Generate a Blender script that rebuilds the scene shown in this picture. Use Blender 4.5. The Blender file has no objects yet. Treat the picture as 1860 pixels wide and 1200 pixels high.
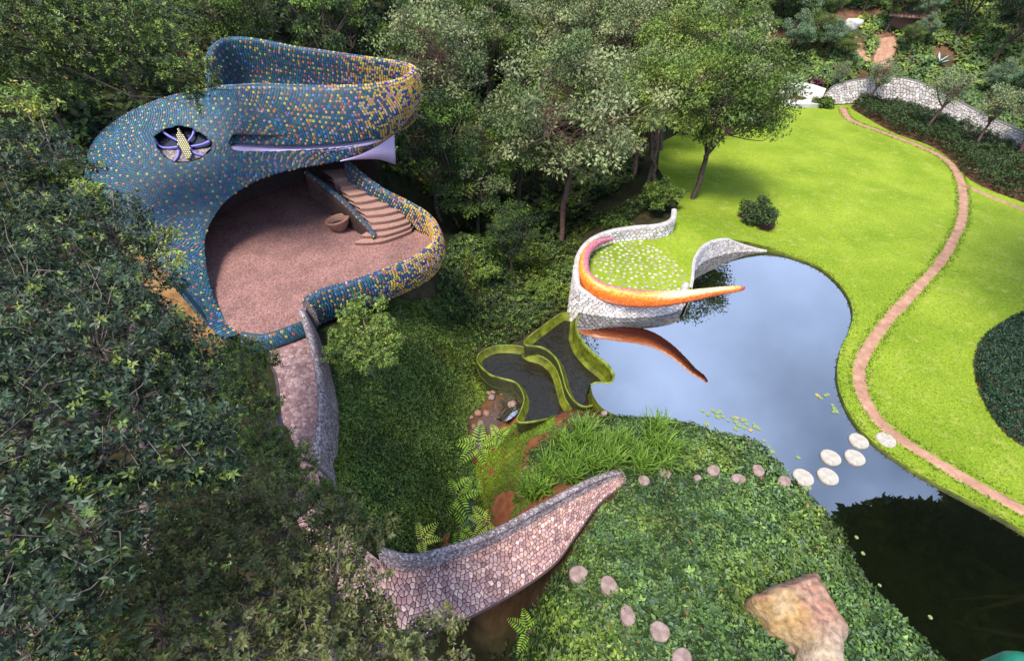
import bpy, bmesh, math, random
import numpy as np
from mathutils import Vector, Matrix, geometry as mgeo

# ------------------------------------------------------------------ camera, sky, sun, exposure
SC = bpy.context.scene
COL = SC.collection
R = math.radians
rng = np.random.default_rng(7)
random.seed(7)

CAM_H, PITCH, FPX = 15.0, R(42.0), 880.0
camd = bpy.data.cameras.new('camera')
cam = bpy.data.objects.new('camera', camd)
COL.objects.link(cam)
cam.location = (0, 0, CAM_H)
cam.rotation_euler = (math.pi / 2 - PITCH, 0, 0)
camd.sensor_fit = 'HORIZONTAL'
camd.sensor_width = 36.0
camd.lens = 36.0 * FPX / 1860.0
camd.clip_start = 0.1
camd.clip_end = 1500.0
SC.camera = cam

SUN_EL, SUN_AZ = R(64), R(216)          # azimuth clockwise from +Y
world = bpy.data.worlds.new('World')
SC.world = world
world.use_nodes = True
wn = world.node_tree
wn.nodes.clear()
sky = wn.nodes.new('ShaderNodeTexSky')
sky.sky_type = 'NISHITA'
sky.sun_disc = False
sky.sun_elevation = SUN_EL
sky.sun_rotation = SUN_AZ
sky.altitude = 2200.0
sky.air_density = 1.0
sky.dust_density = 3.0
sky.ozone_density = 1.0
# thin broken cloud over the blue: a white veil mixed in by soft noise on the sky direction
wtc = wn.nodes.new('ShaderNodeTexCoord')
wns = wn.nodes.new('ShaderNodeTexNoise')
wns.inputs['Scale'].default_value = 1.7
wns.inputs['Detail'].default_value = 5.0
wrm = wn.nodes.new('ShaderNodeMapRange')
wrm.inputs['From Min'].default_value = 0.35
wrm.inputs['From Max'].default_value = 0.75
wrm.inputs['To Min'].default_value = 0.12
wrm.inputs['To Max'].default_value = 1.0
wmx = wn.nodes.new('ShaderNodeMix')
wmx.data_type = 'RGBA'
wmx.inputs[7].default_value = (10.5, 13.5, 20.5, 1)
wbg = wn.nodes.new('ShaderNodeBackground')
wbg.inputs['Strength'].default_value = 0.10
wout = wn.nodes.new('ShaderNodeOutputWorld')
wn.links.new(wtc.outputs['Generated'], wns.inputs['Vector'])
wn.links.new(wns.outputs['Fac'], wrm.inputs['Value'])
wn.links.new(wrm.outputs['Result'], wmx.inputs[0])
wn.links.new(sky.outputs['Color'], wmx.inputs[6])
wn.links.new(wmx.outputs[2], wbg.inputs['Color'])
wn.links.new(wbg.outputs['Background'], wout.inputs['Surface'])

sund = bpy.data.lights.new('sun', 'SUN')
sund.energy = 5.0
sund.angle = R(18)
sund.color = (1.0, 0.93, 0.80)
sun = bpy.data.objects.new('sun', sund)
COL.objects.link(sun)
_sd = Vector((math.sin(SUN_AZ) * math.cos(SUN_EL), math.cos(SUN_AZ) * math.cos(SUN_EL), math.sin(SUN_EL)))
sun.rotation_euler = _sd.to_track_quat('Z', 'Y').to_euler()
sun.location = (0, 0, 60)

SC.view_settings.view_transform = 'Standard'
SC.view_settings.look = 'None'
SC.view_settings.exposure = 0.62
SC.view_settings.gamma = 1.0
SC.render.engine = 'CYCLES'
SC.cycles.use_denoising = True
SC.cycles.max_bounces = 6
SC.cycles.diffuse_bounces = 2
SC.cycles.glossy_bounces = 3
SC.cycles.transmission_bounces = 4
SC.cycles.transparent_max_bounces = 8
SC.cycles.sample_clamp_indirect = 6.0

# ------------------------------------------------------------------ helpers
SP, CP = math.sin(PITCH), math.cos(PITCH)

def ray(px, py):
    u = (px - 930.0) / FPX
    v = (py - 600.0) / FPX
    return np.array([u, CP - v * SP, -(SP + v * CP)])

def Wz(px, py, z):
    d = ray(px, py)
    return d * ((z - CAM_H) / d[2]) + np.array([0, 0, CAM_H])

def WY(px, py, Y):
    d = ray(px, py)
    return d * (Y / d[1]) + np.array([0, 0, CAM_H])

def WD(px, py, dep):
    return ray(px, py) * dep + np.array([0, 0, CAM_H])

def proj(P):
    P = np.asarray(P, float)
    q = P - np.array([0, 0, CAM_H])
    dep = q[..., 1] * CP - q[..., 2] * SP
    dn = -q[..., 1] * SP - q[..., 2] * CP
    return 930 + FPX * q[..., 0] / dep, 600 + FPX * dn / dep

def spline(pts, n, closed=False):
    """Catmull-Rom through pts, resampled evenly by arc length to n points."""
    P = np.asarray(pts, float)
    m = len(P)
    if closed:
        idx = lambda i: i % m
        segs = m
    else:
        segs = m - 1
    out = []
    ss = 14
    for i in range(segs):
        if closed:
            p0, p1, p2, p3 = P[(i - 1) % m], P[i], P[(i + 1) % m], P[(i + 2) % m]
        else:
            p1, p2 = P[i], P[i + 1]
            p0 = P[i - 1] if i > 0 else 2 * p1 - p2
            p3 = P[i + 2] if i + 2 < m else 2 * p2 - p1
        t = np.linspace(0, 1, ss, endpoint=False)[:, None]
        out.append(0.5 * ((2 * p1) + (-p0 + p2) * t + (2 * p0 - 5 * p1 + 4 * p2 - p3) * t ** 2 + (-p0 + 3 * p1 - 3 * p2 + p3) * t ** 3))
    out = np.vstack(out + [P[:1] if closed else P[-1:]])
    L = np.concatenate([[0], np.cumsum(np.linalg.norm(np.diff(out, axis=0), axis=1))])
    s = np.linspace(0, L[-1], n + 1)[:-1] if closed else np.linspace(0, L[-1], n)
    return np.stack([np.interp(s, L, out[:, k]) for k in range(out.shape[1])], 1)

def spline_u(pts, n):
    """Catmull-Rom through pts with even parameter (not arc length)."""
    P = np.asarray(pts, float)
    m = len(P)
    u = np.linspace(0, m - 1, n)
    i = np.clip(np.floor(u).astype(int), 0, m - 2)
    t = (u - i)[:, None]
    ext = np.vstack([2 * P[0] - P[1], P, 2 * P[-1] - P[-2]])
    p0, p1, p2, p3 = ext[i], ext[i + 1], ext[i + 2], ext[i + 3]
    return 0.5 * ((2 * p1) + (-p0 + p2) * t + (2 * p0 - 5 * p1 + 4 * p2 - p3) * t ** 2 + (-p0 + 3 * p1 - 3 * p2 + p3) * t ** 3)

def nrm(a):
    a = np.asarray(a, float)
    return a / np.maximum(np.linalg.norm(a, axis=-1, keepdims=True), 1e-9)

def pip(x, y, poly):
    poly = np.asarray(poly)[:, :2]
    x = np.asarray(x, float); y = np.asarray(y, float)
    res = np.zeros(x.shape, bool)
    lo = poly.min(0); hi = poly.max(0)
    bb = (x >= lo[0]) & (x <= hi[0]) & (y >= lo[1]) & (y <= hi[1])
    if not bb.any():
        return res
    x = x[bb]; y = y[bb]
    c = np.zeros(x.shape, bool)
    j = len(poly) - 1
    for i in range(len(poly)):
        xi, yi = poly[i]; xj, yj = poly[j]
        if yi != yj:
            c ^= ((yi > y) != (yj > y)) & (x < (xj - xi) * (y - yi) / (yj - yi) + xi)
        j = i
    res[bb] = c
    return res

def pdist(x, y, line, closed=False):
    line = np.asarray(line)[:, :2]
    x = np.asarray(x, float); y = np.asarray(y, float)
    best = np.full(x.shape, 1e9)
    n = len(line)
    for i in range(n if closed else n - 1):
        a = line[i]; b = line[(i + 1) % n]
        d = b - a
        L2 = max(d @ d, 1e-12)
        t = np.clip(((x - a[0]) * d[0] + (y - a[1]) * d[1]) / L2, 0, 1)
        best = np.minimum(best, (x - a[0] - t * d[0]) ** 2 + (y - a[1] - t * d[1]) ** 2)
    return np.sqrt(best)

def sstep(a, b, x):
    t = np.clip((x - a) / (b - a), 0, 1)
    return t * t * (3 - 2 * t)

def vnoise(x, y, s, seed=0):
    """smooth value noise in 2D, about -1..1"""
    x = np.asarray(x, float) * s + seed * 17.3
    y = np.asarray(y, float) * s - seed * 9.1
    xi = np.floor(x); yi = np.floor(y)
    fx = x - xi; fy = y - yi
    fx = fx * fx * (3 - 2 * fx); fy = fy * fy * (3 - 2 * fy)
    def h(a, b):
        v = np.sin(a * 127.1 + b * 311.7 + seed * 3.7) * 43758.5453
        return (v - np.floor(v)) * 2 - 1
    return (h(xi, yi) * (1 - fx) + h(xi + 1, yi) * fx) * (1 - fy) + (h(xi, yi + 1) * (1 - fx) + h(xi + 1, yi + 1) * fx) * fy

def make_mesh(name, V, F, smooth=False, col=None):
    me = bpy.data.meshes.new(name)
    V = np.asarray(V, np.float32)
    if isinstance(F, np.ndarray):
        k = F.shape[1]
        me.vertices.add(len(V))
        me.vertices.foreach_set('co', V.ravel())
        me.loops.add(F.size)
        me.loops.foreach_set('vertex_index', F.astype(np.int32).ravel())
        me.polygons.add(len(F))
        me.polygons.foreach_set('loop_start', np.arange(0, F.size, k, dtype=np.int32))
        me.update(calc_edges=True)
    else:
        me.from_pydata([tuple(map(float, v)) for v in V], [], [tuple(int(i) for i in f) for f in F])
        me.update()
    if smooth:
        me.polygons.foreach_set('use_smooth', np.ones(len(me.polygons), bool))
    if col is not None:
        at = me.color_attributes.new('Col', 'FLOAT_COLOR', 'POINT')
        c = np.ones((len(V), 4), np.float32)
        c[:, :3] = col
        at.data.foreach_set('color', c.ravel())
    return me

def obj(name, me, mat=None, parent=None, **props):
    o = bpy.data.objects.new(name, me)
    COL.objects.link(o)
    if me is not None and mat is not None and len(me.materials) == 0:
        me.materials.append(mat)
    if parent is not None:
        o.parent = parent
    for k, v in props.items():
        o[k] = v
    return o

def mobj(name, V, F, mat, parent=None, smooth=False, col=None, **props):
    return obj(name, make_mesh(name, V, F, smooth, col), mat, parent, **props)

def tag(o, label, cat, group=None):
    o['label'] = label
    o['category'] = cat
    if group:
        o['group'] = group
    return o

def thing(name, label, cat, loc=(0, 0, 0), group=None, rz=0.0, sc=1.0):
    o = bpy.data.objects.new(name, None)
    COL.objects.link(o)
    o.empty_display_size = 0.3
    o.location = tuple(float(c) for c in loc)
    o.rotation_euler = (0, 0, rz)
    o.scale = (sc, sc, sc) if np.isscalar(sc) else sc
    return tag(o, label, cat, group)

def copy_tree(root, loc, rz, sc, label, group=None):
    r = root.copy()
    COL.objects.link(r)
    r.location = tuple(float(c) for c in loc)
    r.rotation_euler = (0, 0, rz)
    r.scale = (sc, sc, sc) if np.isscalar(sc) else sc
    r['label'] = label
    if group:
        r['group'] = group
    for ch in list(root.children):
        c = ch.copy()
        COL.objects.link(c)
        c.parent = r
        for g in list(ch.children):
            d = g.copy()
            COL.objects.link(d)
            d.parent = c
    return r

def grid_faces(nu, nv, closed_u=False):
    uu = nu if closed_u else nu - 1
    i, j = np.meshgrid(np.arange(uu), np.arange(nv - 1), indexing='ij')
    a = i * nv + j
    b = ((i + 1) % nu) * nv + j
    return np.stack([a, b, b + 1, a + 1], -1).reshape(-1, 4)

def grid_obj(name, P, mat, parent=None, closed_u=False, smooth=True, mask=None, flip=False, **props):
    nu, nv = P.shape[:2]
    F = grid_faces(nu, nv, closed_u)
    if mask is not None:
        F = F[mask(P.reshape(-1, 3)[F].mean(1))]
    if flip:
        F = F[:, ::-1]
    return mobj(name, P.reshape(-1, 3), F, mat, parent, smooth, **props)

def tube(path, rad, n=8, caps=True):
    path = np.asarray(path, float)
    rad = np.broadcast_to(np.asarray(rad, float), (len(path),))
    tan = nrm(np.gradient(path, axis=0))
    up = np.tile(np.array([0.0, 0.0, 1.0]), (len(path), 1))
    bad = np.abs(tan[:, 2]) > 0.95
    up[bad] = (1, 0, 0)
    a = nrm(np.cross(tan, up)); b = np.cross(a, tan)
    for i in range(1, len(path)):
        if a[i] @ a[i - 1] < 0:
            a[i] *= -1; b[i] *= -1
    th = np.linspace(0, 2 * np.pi, n, endpoint=False)
    V = path[:, None] + rad[:, None, None] * (np.cos(th)[None, :, None] * a[:, None] + np.sin(th)[None, :, None] * b[:, None])
    m = len(path)
    F = []
    for i in range(m - 1):
        for j in range(n):
            k = (j + 1) % n
            F.append((i * n + j, i * n + k, (i + 1) * n + k, (i + 1) * n + j))
    V = V.reshape(-1, 3)
    if caps:
        F.append(tuple(range(n))[::-1])
        F.append(tuple(range((m - 1) * n, m * n)))
    return V, F

class MB:
    def __init__(self):
        self.V = []; self.F = []; self.n = 0
    def add(self, V, F):
        V = np.asarray(V, float)
        self.V.append(V)
        self.F += [tuple(int(i) + self.n for i in f) for f in F]
        self.n += len(V)
        return self
    def obj(self, name, mat, parent=None, smooth=False, **props):
        return mobj(name, np.vstack(self.V), self.F, mat, parent, smooth, **props)

def box(c, s, rz=0.0):
    x, y, z = np.asarray(s) / 2.0
    V = np.array([(sx * x, sy * y, sz * z) for sx in (-1, 1) for sy in (-1, 1) for sz in (-1, 1)])
    ca, sa = math.cos(rz), math.sin(rz)
    V = np.stack([V[:, 0] * ca - V[:, 1] * sa, V[:, 0] * sa + V[:, 1] * ca, V[:, 2]], 1) + np.asarray(c)
    return V, [(0, 1, 3, 2), (4, 6, 7, 5), (0, 4, 5, 1), (2, 3, 7, 6), (0, 2, 6, 4), (1, 5, 7, 3)]

def extrude_poly(P, z0, z1):
    """closed prism from a plan outline; z may be per-vertex"""
    P = np.asarray(P)[:, :2]
    n = len(P)
    z0 = np.broadcast_to(z0, (n,)); z1 = np.broadcast_to(z1, (n,))
    V = np.vstack([np.column_stack([P, z0]), np.column_stack([P, z1])])
    F = [tuple(range(n))[::-1], tuple(range(n, 2 * n))]
    for i in range(n):
        k = (i + 1) % n
        F.append((i, k, n + k, n + i))
    return V, F

def sheet(poly, hfun, step, holes=(), extra=None):
    """triangulated sheet inside a plan polygon, with height function"""
    poly = np.asarray(poly)[:, :2]
    x0, y0 = poly.min(0); x1, y1 = poly.max(0)
    gx, gy = np.meshgrid(np.arange(x0, x1, step), np.arange(y0, y1, step))
    gx = gx.ravel() + rng.uniform(-.2, .2, gx.size) * step
    gy = gy.ravel() + rng.uniform(-.2, .2, gy.size) * step
    k = pip(gx, gy, poly) & (pdist(gx, gy, poly, True) > step * 0.35)
    for h in holes:
        k &= ~pip(gx, gy, h) & (pdist(gx, gy, h, True) > step * 0.35)
    pts = [Vector((float(a), float(b))) for a, b in poly]
    edges = [(i, (i + 1) % len(poly)) for i in range(len(poly))]
    for h in holes:
        b = len(pts)
        pts += [Vector((float(q[0]), float(q[1]))) for q in h]
        edges += [(b + i, b + (i + 1) % len(h)) for i in range(len(h))]
    pts += [Vector((float(a), float(b))) for a, b in zip(gx[k], gy[k])]
    v, e, f, *_ = mgeo.delaunay_2d_cdt(pts, edges, [], 0, 1e-5)
    V = np.array([(q.x, q.y) for q in v])
    T = np.array([t for t in f if len(t) == 3])
    c = V[T].mean(1)
    k = pip(c[:, 0], c[:, 1], poly)
    for h in holes:
        k &= ~pip(c[:, 0], c[:, 1], h)
    T = T[k]
    a = V[T]
    area = (a[:, 1, 0] - a[:, 0, 0]) * (a[:, 2, 1] - a[:, 0, 1]) - (a[:, 1, 1] - a[:, 0, 1]) * (a[:, 2, 0] - a[:, 0, 0])
    T[area < 0] = T[area < 0][:, ::-1]
    return np.column_stack([V, hfun(V[:, 0], V[:, 1])]), T

# ------------------------------------------------------------------ materials
def new_mat(name):
    m = bpy.data.materials.new(name)
    m.use_nodes = True
    nt = m.node_tree
    return m, nt, nt.nodes['Principled BSDF'], nt.nodes['Material Output']

def mat_noise(name, stops, scale=6.0, detail=6.0, rough=0.8, bump=0.2, bscale=None, spec=0.3, obj_space=True, vor=None, dist=0.02):
    """base colour from a noise ramp, with noise bump"""
    m, nt, bs, out = new_mat(name)
    tc = nt.nodes.new('ShaderNodeTexCoord')
    nz = nt.nodes.new('ShaderNodeTexNoise')
    nz.inputs['Scale'].default_value = scale
    nz.inputs['Detail'].default_value = detail
    nz.inputs['Roughness'].default_value = 0.65
    nt.links.new(tc.outputs['Object'], nz.inputs['Vector'])
    rp = nt.nodes.new('ShaderNodeValToRGB')
    el = rp.color_ramp.elements
    while len(el) < len(stops):
        el.new(0.5)
    for e, (p, c) in zip(el, stops):
        e.position = p
        e.color = (*c, 1)
    nt.links.new(nz.outputs['Fac'], rp.inputs['Fac'])
    nt.links.new(rp.outputs['Color'], bs.inputs['Base Color'])
    bs.inputs['Roughness'].default_value = rough
    bs.inputs['Specular IOR Level'].default_value = spec
    if bump:
        nb = nt.nodes.new('ShaderNodeTexNoise')
        nb.inputs['Scale'].default_value = bscale or scale * 4
        nb.inputs['Detail'].default_value = 5
        nt.links.new(tc.outputs['Object'], nb.inputs['Vector'])
        bp = nt.nodes.new('ShaderNodeBump')
        bp.inputs['Strength'].default_value = bump
        bp.inputs['Distance'].default_value = dist
        nt.links.new(nb.outputs['Fac'], bp.inputs['Height'])
        nt.links.new(bp.outputs['Normal'], bs.inputs['Normal'])
    return m

def mat_pebble(name, stops, scale, mortar, rough=0.75, bump=0.6, width=0.06):
    """small cells with their own tone, darker joints, each cell domed"""
    m, nt, bs, out = new_mat(name)
    tc = nt.nodes.new('ShaderNodeTexCoord')
    vo = nt.nodes.new('ShaderNodeTexVoronoi')
    vo.inputs['Scale'].default_value = scale
    nt.links.new(tc.outputs['Object'], vo.inputs['Vector'])
    ve = nt.nodes.new('ShaderNodeTexVoronoi')
    ve.feature = 'DISTANCE_TO_EDGE'
    ve.inputs['Scale'].default_value = scale
    nt.links.new(tc.outputs['Object'], ve.inputs['Vector'])
    sep = nt.nodes.new('ShaderNodeSeparateColor')
    nt.links.new(vo.outputs['Color'], sep.inputs['Color'])
    rp = nt.nodes.new('ShaderNodeValToRGB')
    el = rp.color_ramp.elements
    while len(el) < len(stops):
        el.new(0.5)
    for e, (p, c) in zip(el, stops):
        e.position = p
        e.color = (*c, 1)
    nt.links.new(sep.outputs[0], rp.inputs['Fac'])
    mr = nt.nodes.new('ShaderNodeMapRange')
    mr.inputs['From Min'].default_value = 0.0
    mr.inputs['From Max'].default_value = width
    nt.links.new(ve.outputs['Distance'], mr.inputs['Value'])
    mx = nt.nodes.new('ShaderNodeMix')
    mx.data_type = 'RGBA'
    mx.inputs[6].default_value = (*mortar, 1)
    nt.links.new(mr.outputs['Result'], mx.inputs[0])
    nt.links.new(rp.outputs['Color'], mx.inputs[7])
    nz = nt.nodes.new('ShaderNodeTexNoise')
    nz.inputs['Scale'].default_value = 0.9
    nz.inputs['Detail'].default_value = 4
    nt.links.new(tc.outputs['Object'], nz.inputs['Vector'])
    mr2 = nt.nodes.new('ShaderNodeMapRange')
    mr2.inputs['From Min'].default_value = 0.3
    mr2.inputs['From Max'].default_value = 0.7
    mr2.inputs['To Min'].default_value = 0.75
    mr2.inputs['To Max'].default_value = 1.15
    nt.links.new(nz.outputs['Fac'], mr2.inputs['Value'])
    mu = nt.nodes.new('ShaderNodeMix')
    mu.data_type = 'RGBA'
    mu.blend_type = 'MULTIPLY'
    mu.inputs[0].default_value = 1.0
    nt.links.new(mx.outputs[2], mu.inputs[6])
    nt.links.new(mr2.outputs['Result'], mu.inputs[7])
    nt.links.new(mu.outputs[2], bs.inputs['Base Color'])
    bs.inputs['Roughness'].default_value = rough
    bp = nt.nodes.new('ShaderNodeBump')
    bp.inputs['Strength'].default_value = bump
    bp.inputs['Distance'].default_value = 0.03
    nt.links.new(ve.outputs['Distance'], bp.inputs['Height'])
    nt.links.new(bp.outputs['Normal'], bs.inputs['Normal'])
    return m

def mat_attr(name, rough=0.5, spec=0.4, transl=0.0, bump=0.0, bscale=20, mul=1.0, nz_amt=0.0):
    """base colour from the per-piece colour attribute"""
    m, nt, bs, out = new_mat(name)
    at = nt.nodes.new('ShaderNodeAttribute')
    at.attribute_name = 'Col'
    csrc = at.outputs['Color']
    tc = nt.nodes.new('ShaderNodeTexCoord')
    if nz_amt:
        nz = nt.nodes.new('ShaderNodeTexNoise')
        nz.inputs['Scale'].default_value = bscale * 0.5
        nz.inputs['Detail'].default_value = 6
        nt.links.new(tc.outputs['Object'], nz.inputs['Vector'])
        mr = nt.nodes.new('ShaderNodeMapRange')
        mr.inputs['From Min'].default_value = 0.25
        mr.inputs['From Max'].default_value = 0.75
        mr.inputs['To Min'].default_value = 1 - nz_amt
        mr.inputs['To Max'].default_value = 1 + nz_amt
        nt.links.new(nz.outputs['Fac'], mr.inputs['Value'])
        mu = nt.nodes.new('ShaderNodeMix')
        mu.data_type = 'RGBA'
        mu.blend_type = 'MULTIPLY'
        mu.inputs[0].default_value = 1.0
        nt.links.new(csrc, mu.inputs[6])
        nt.links.new(mr.outputs['Result'], mu.inputs[7])
        csrc = mu.outputs[2]
    nt.links.new(csrc, bs.inputs['Base Color'])
    bs.inputs['Roughness'].default_value = rough
    bs.inputs['Specular IOR Level'].default_value = spec
    if bump:
        nb = nt.nodes.new('ShaderNodeTexNoise')
        nb.inputs['Scale'].default_value = bscale
        nb.inputs['Detail'].default_value = 5
        nt.links.new(tc.outputs['Object'], nb.inputs['Vector'])
        bp = nt.nodes.new('ShaderNodeBump')
        bp.inputs['Strength'].default_value = bump
        bp.inputs['Distance'].default_value = 0.03
        nt.links.new(nb.outputs['Fac'], bp.inputs['Height'])
        nt.links.new(bp.outputs['Normal'], bs.inputs['Normal'])
    if transl:
        tr = nt.nodes.new('ShaderNodeBsdfTranslucent')
        nt.links.new(csrc, tr.inputs['Color'])
        mx = nt.nodes.new('ShaderNodeMixShader')
        mx.inputs[0].default_value = transl
        nt.links.new(bs.outputs[0], mx.inputs[1])
        nt.links.new(tr.outputs[0], mx.inputs[2])
        nt.links.new(mx.outputs[0], out.inputs['Surface'])
    return m

def mat_mosaic(name, scale, rough=0.35, edge=0.05):
    m = mat_attr(name, rough=rough, spec=0.45)
    nt = m.node_tree
    bs = nt.nodes['Principled BSDF']
    at = [n for n in nt.nodes if n.type == 'ATTRIBUTE'][0]
    tc = nt.nodes.new('ShaderNodeTexCoord')
    vo = nt.nodes.new('ShaderNodeTexVoronoi'); vo.inputs['Scale'].default_value = scale
    ve = nt.nodes.new('ShaderNodeTexVoronoi'); ve.feature = 'DISTANCE_TO_EDGE'; ve.inputs['Scale'].default_value = scale
    for n in (vo, ve):
        nt.links.new(tc.outputs['Object'], n.inputs['Vector'])
    sp = nt.nodes.new('ShaderNodeSeparateColor')
    nt.links.new(vo.outputs['Color'], sp.inputs['Color'])
    mr = nt.nodes.new('ShaderNodeMapRange'); mr.inputs['To Min'].default_value = 0.55; mr.inputs['To Max'].default_value = 1.35
    nt.links.new(sp.outputs[0], mr.inputs['Value'])
    me = nt.nodes.new('ShaderNodeMapRange'); me.inputs['From Max'].default_value = edge; me.inputs['To Min'].default_value = 0.25
    nt.links.new(ve.outputs['Distance'], me.inputs['Value'])
    mm = nt.nodes.new('ShaderNodeMath'); mm.operation = 'MULTIPLY'
    nt.links.new(mr.outputs['Result'], mm.inputs[0]); nt.links.new(me.outputs['Result'], mm.inputs[1])
    mu = nt.nodes.new('ShaderNodeMix'); mu.data_type = 'RGBA'; mu.blend_type = 'MULTIPLY'; mu.inputs[0].default_value = 1.0
    nt.links.new(at.outputs['Color'], mu.inputs[6]); nt.links.new(mm.outputs[0], mu.inputs[7])
    nt.links.new(mu.outputs[2], bs.inputs['Base Color'])
    bp = nt.nodes.new('ShaderNodeBump'); bp.inputs['Strength'].default_value = 0.5; bp.inputs['Distance'].default_value = 0.02
    nt.links.new(me.outputs['Result'], bp.inputs['Height']); nt.links.new(bp.outputs['Normal'], bs.inputs['Normal'])
    return m

def mat_plain(name, c, rough=0.6, spec=0.4, **kw):
    c = np.array(c)
    return mat_noise(name, [(0.3, tuple(c * 0.8)), (0.7, tuple(np.minimum(c * 1.15, 1)))], rough=rough, spec=spec, **kw)

def mat_water(name, tint, murk, murk_f, ior=1.5, wave=3.0, wstr=0.02, rough=0.015):
    m, nt, bs, out = new_mat(name)
    nt.nodes.remove(bs)
    tc = nt.nodes.new('ShaderNodeTexCoord')
    nz = nt.nodes.new('ShaderNodeTexNoise')
    nz.inputs['Scale'].default_value = wave
    nz.inputs['Detail'].default_value = 3
    nt.links.new(tc.outputs['Object'], nz.inputs['Vector'])
    bp = nt.nodes.new('ShaderNodeBump')
    bp.inputs['Strength'].default_value = wstr
    bp.inputs['Distance'].default_value = 0.05
    nt.links.new(nz.outputs['Fac'], bp.inputs['Height'])
    tr = nt.nodes.new('ShaderNodeBsdfTransparent')
    tr.inputs['Color'].default_value = (*tint, 1)
    df = nt.nodes.new('ShaderNodeBsdfDiffuse')
    df.inputs['Color'].default_value = (*murk, 1)
    m1 = nt.nodes.new('ShaderNodeMixShader')
    m1.inputs[0].default_value = murk_f
    nt.links.new(tr.outputs[0], m1.inputs[1])
    nt.links.new(df.outputs[0], m1.inputs[2])
    gl = nt.nodes.new('ShaderNodeBsdfGlossy')
    gl.inputs['Roughness'].default_value = rough
    nt.links.new(bp.outputs['Normal'], gl.inputs['Normal'])
    fr = nt.nodes.new('ShaderNodeFresnel')
    fr.inputs['IOR'].default_value = ior
    nt.links.new(bp.outputs['Normal'], fr.inputs['Normal'])
    m2 = nt.nodes.new('ShaderNodeMixShader')
    nt.links.new(fr.outputs[0], m2.inputs[0])
    nt.links.new(m1.outputs[0], m2.inputs[1])
    nt.links.new(gl.outputs[0], m2.inputs[2])
    nt.links.new(m2.outputs[0], out.inputs['Surface'])
    return m

M = {}
M['ground'] = mat_attr('ground_soil', rough=0.95, spec=0.1, bump=0.6, bscale=5, nz_amt=0.45)
M['shell'] = mat_plain('blue_stucco', (0.010, 0.040, 0.062), rough=0.55, scale=3, bump=0.3, bscale=30)
M['ring'] = mat_attr('glazed_ceramic', rough=0.32, spec=0.5)
M['lilac'] = mat_noise('lilac_mosaic', [(0.35, (0.36, 0.27, 0.44)), (0.65, (0.52, 0.42, 0.60))], scale=40, rough=0.6, bump=0.3, bscale=60)
M['terrace'] = mat_pebble('terrace_pebbles', [(0.0, (0.12, 0.042, 0.034)), (0.35, (0.22, 0.098, 0.080)), (0.7, (0.32, 0.175, 0.145)), (1.0, (0.09, 0.05, 0.07))], 24.0, (0.10, 0.046, 0.04), width=0.05, bump=0.2)
M['step'] = mat_noise('step_mortar', [(0.35, (0.20, 0.105, 0.08)), (0.65, (0.30, 0.175, 0.14))], scale=14, rough=0.85, bump=0.4, bscale=50)
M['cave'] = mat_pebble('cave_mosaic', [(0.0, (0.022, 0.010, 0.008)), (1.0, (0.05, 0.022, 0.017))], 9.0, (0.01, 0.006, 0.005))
M['dark_glass'] = mat_plain('dark_glass', (0.008, 0.008, 0.014), rough=0.12, spec=0.5, bump=0)
M['eye_rib'] = mat_plain('blue_violet_paint', (0.16, 0.14, 0.48), rough=0.4, scale=12, bump=0.1)
M['pupil_dot'] = mat_plain('cream_dots', (0.66, 0.60, 0.30), rough=0.4, bump=0)
M['pupil'] = mat_plain('pupil_plaster', (0.03, 0.02, 0.035), rough=0.5, bump=0)
M['ochre'] = mat_noise('ochre_earth', [(0.3, (0.10, 0.045, 0.018)), (0.5, (0.20, 0.10, 0.035)), (0.7, (0.32, 0.18, 0.075))], scale=1.6, rough=0.95, bump=0.8, bscale=6, dist=0.08)
M['grey_mosaic'] = mat_pebble('grey_mosaic', [(0.0, (0.085, 0.062, 0.068)), (0.5, (0.21, 0.165, 0.17)), (1.0, (0.40, 0.34, 0.33))], 17.0, (0.03, 0.025, 0.03), bump=0.7)
M['path_pebble'] = mat_pebble('path_pebbles', [(0.0, (0.16, 0.085, 0.085)), (0.5, (0.27, 0.155, 0.15)), (1.0, (0.38, 0.25, 0.23))], 9.0, (0.09, 0.05, 0.05), bump=0.6)
M['flag'] = mat_attr('flagstone', rough=0.85, spec=0.25, bump=0.35, bscale=14, nz_amt=0.3)
M['mortar'] = mat_plain('mortar', (0.085, 0.05, 0.048), rough=0.95, scale=8, bump=0.3)
M['wall_mortar'] = mat_plain('wall_mortar', (0.11, 0.10, 0.10), rough=0.95, scale=8, bump=0.4)
M['wall_top'] = mat_noise('pale_plaster', [(0.3, (0.26, 0.235, 0.23)), (0.7, (0.48, 0.45, 0.44))], scale=4, rough=0.85, bump=0.4, bscale=40)
M['stone'] = mat_attr('pale_stone', rough=0.85, spec=0.25, bump=0.4, bscale=12, nz_amt=0.3)
M['disc'] = mat_noise('pale_disc_stone', [(0.3, (0.22, 0.20, 0.17)), (0.5, (0.33, 0.30, 0.26)), (0.7, (0.40, 0.37, 0.32))], scale=5, rough=0.85, bump=0.3, bscale=40)
M['wet_stone'] = mat_noise('wet_dark_stone', [(0.3, (0.02, 0.022, 0.010)), (0.7, (0.06, 0.065, 0.022))], scale=5, rough=0.5, bump=0.4)
M['pinkstone'] = mat_noise('pink_stone', [(0.3, (0.12, 0.075, 0.065)), (0.5, (0.21, 0.145, 0.13)), (0.7, (0.30, 0.23, 0.21))], scale=4, rough=0.9, bump=0.4, bscale=25)
M['algae'] = mat_noise('algae_wall', [(0.32, (0.03, 0.036, 0.003)), (0.5, (0.085, 0.10, 0.005)), (0.72, (0.17, 0.19, 0.010))], scale=2.2, rough=0.55, bump=0.3, bscale=20)
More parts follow.
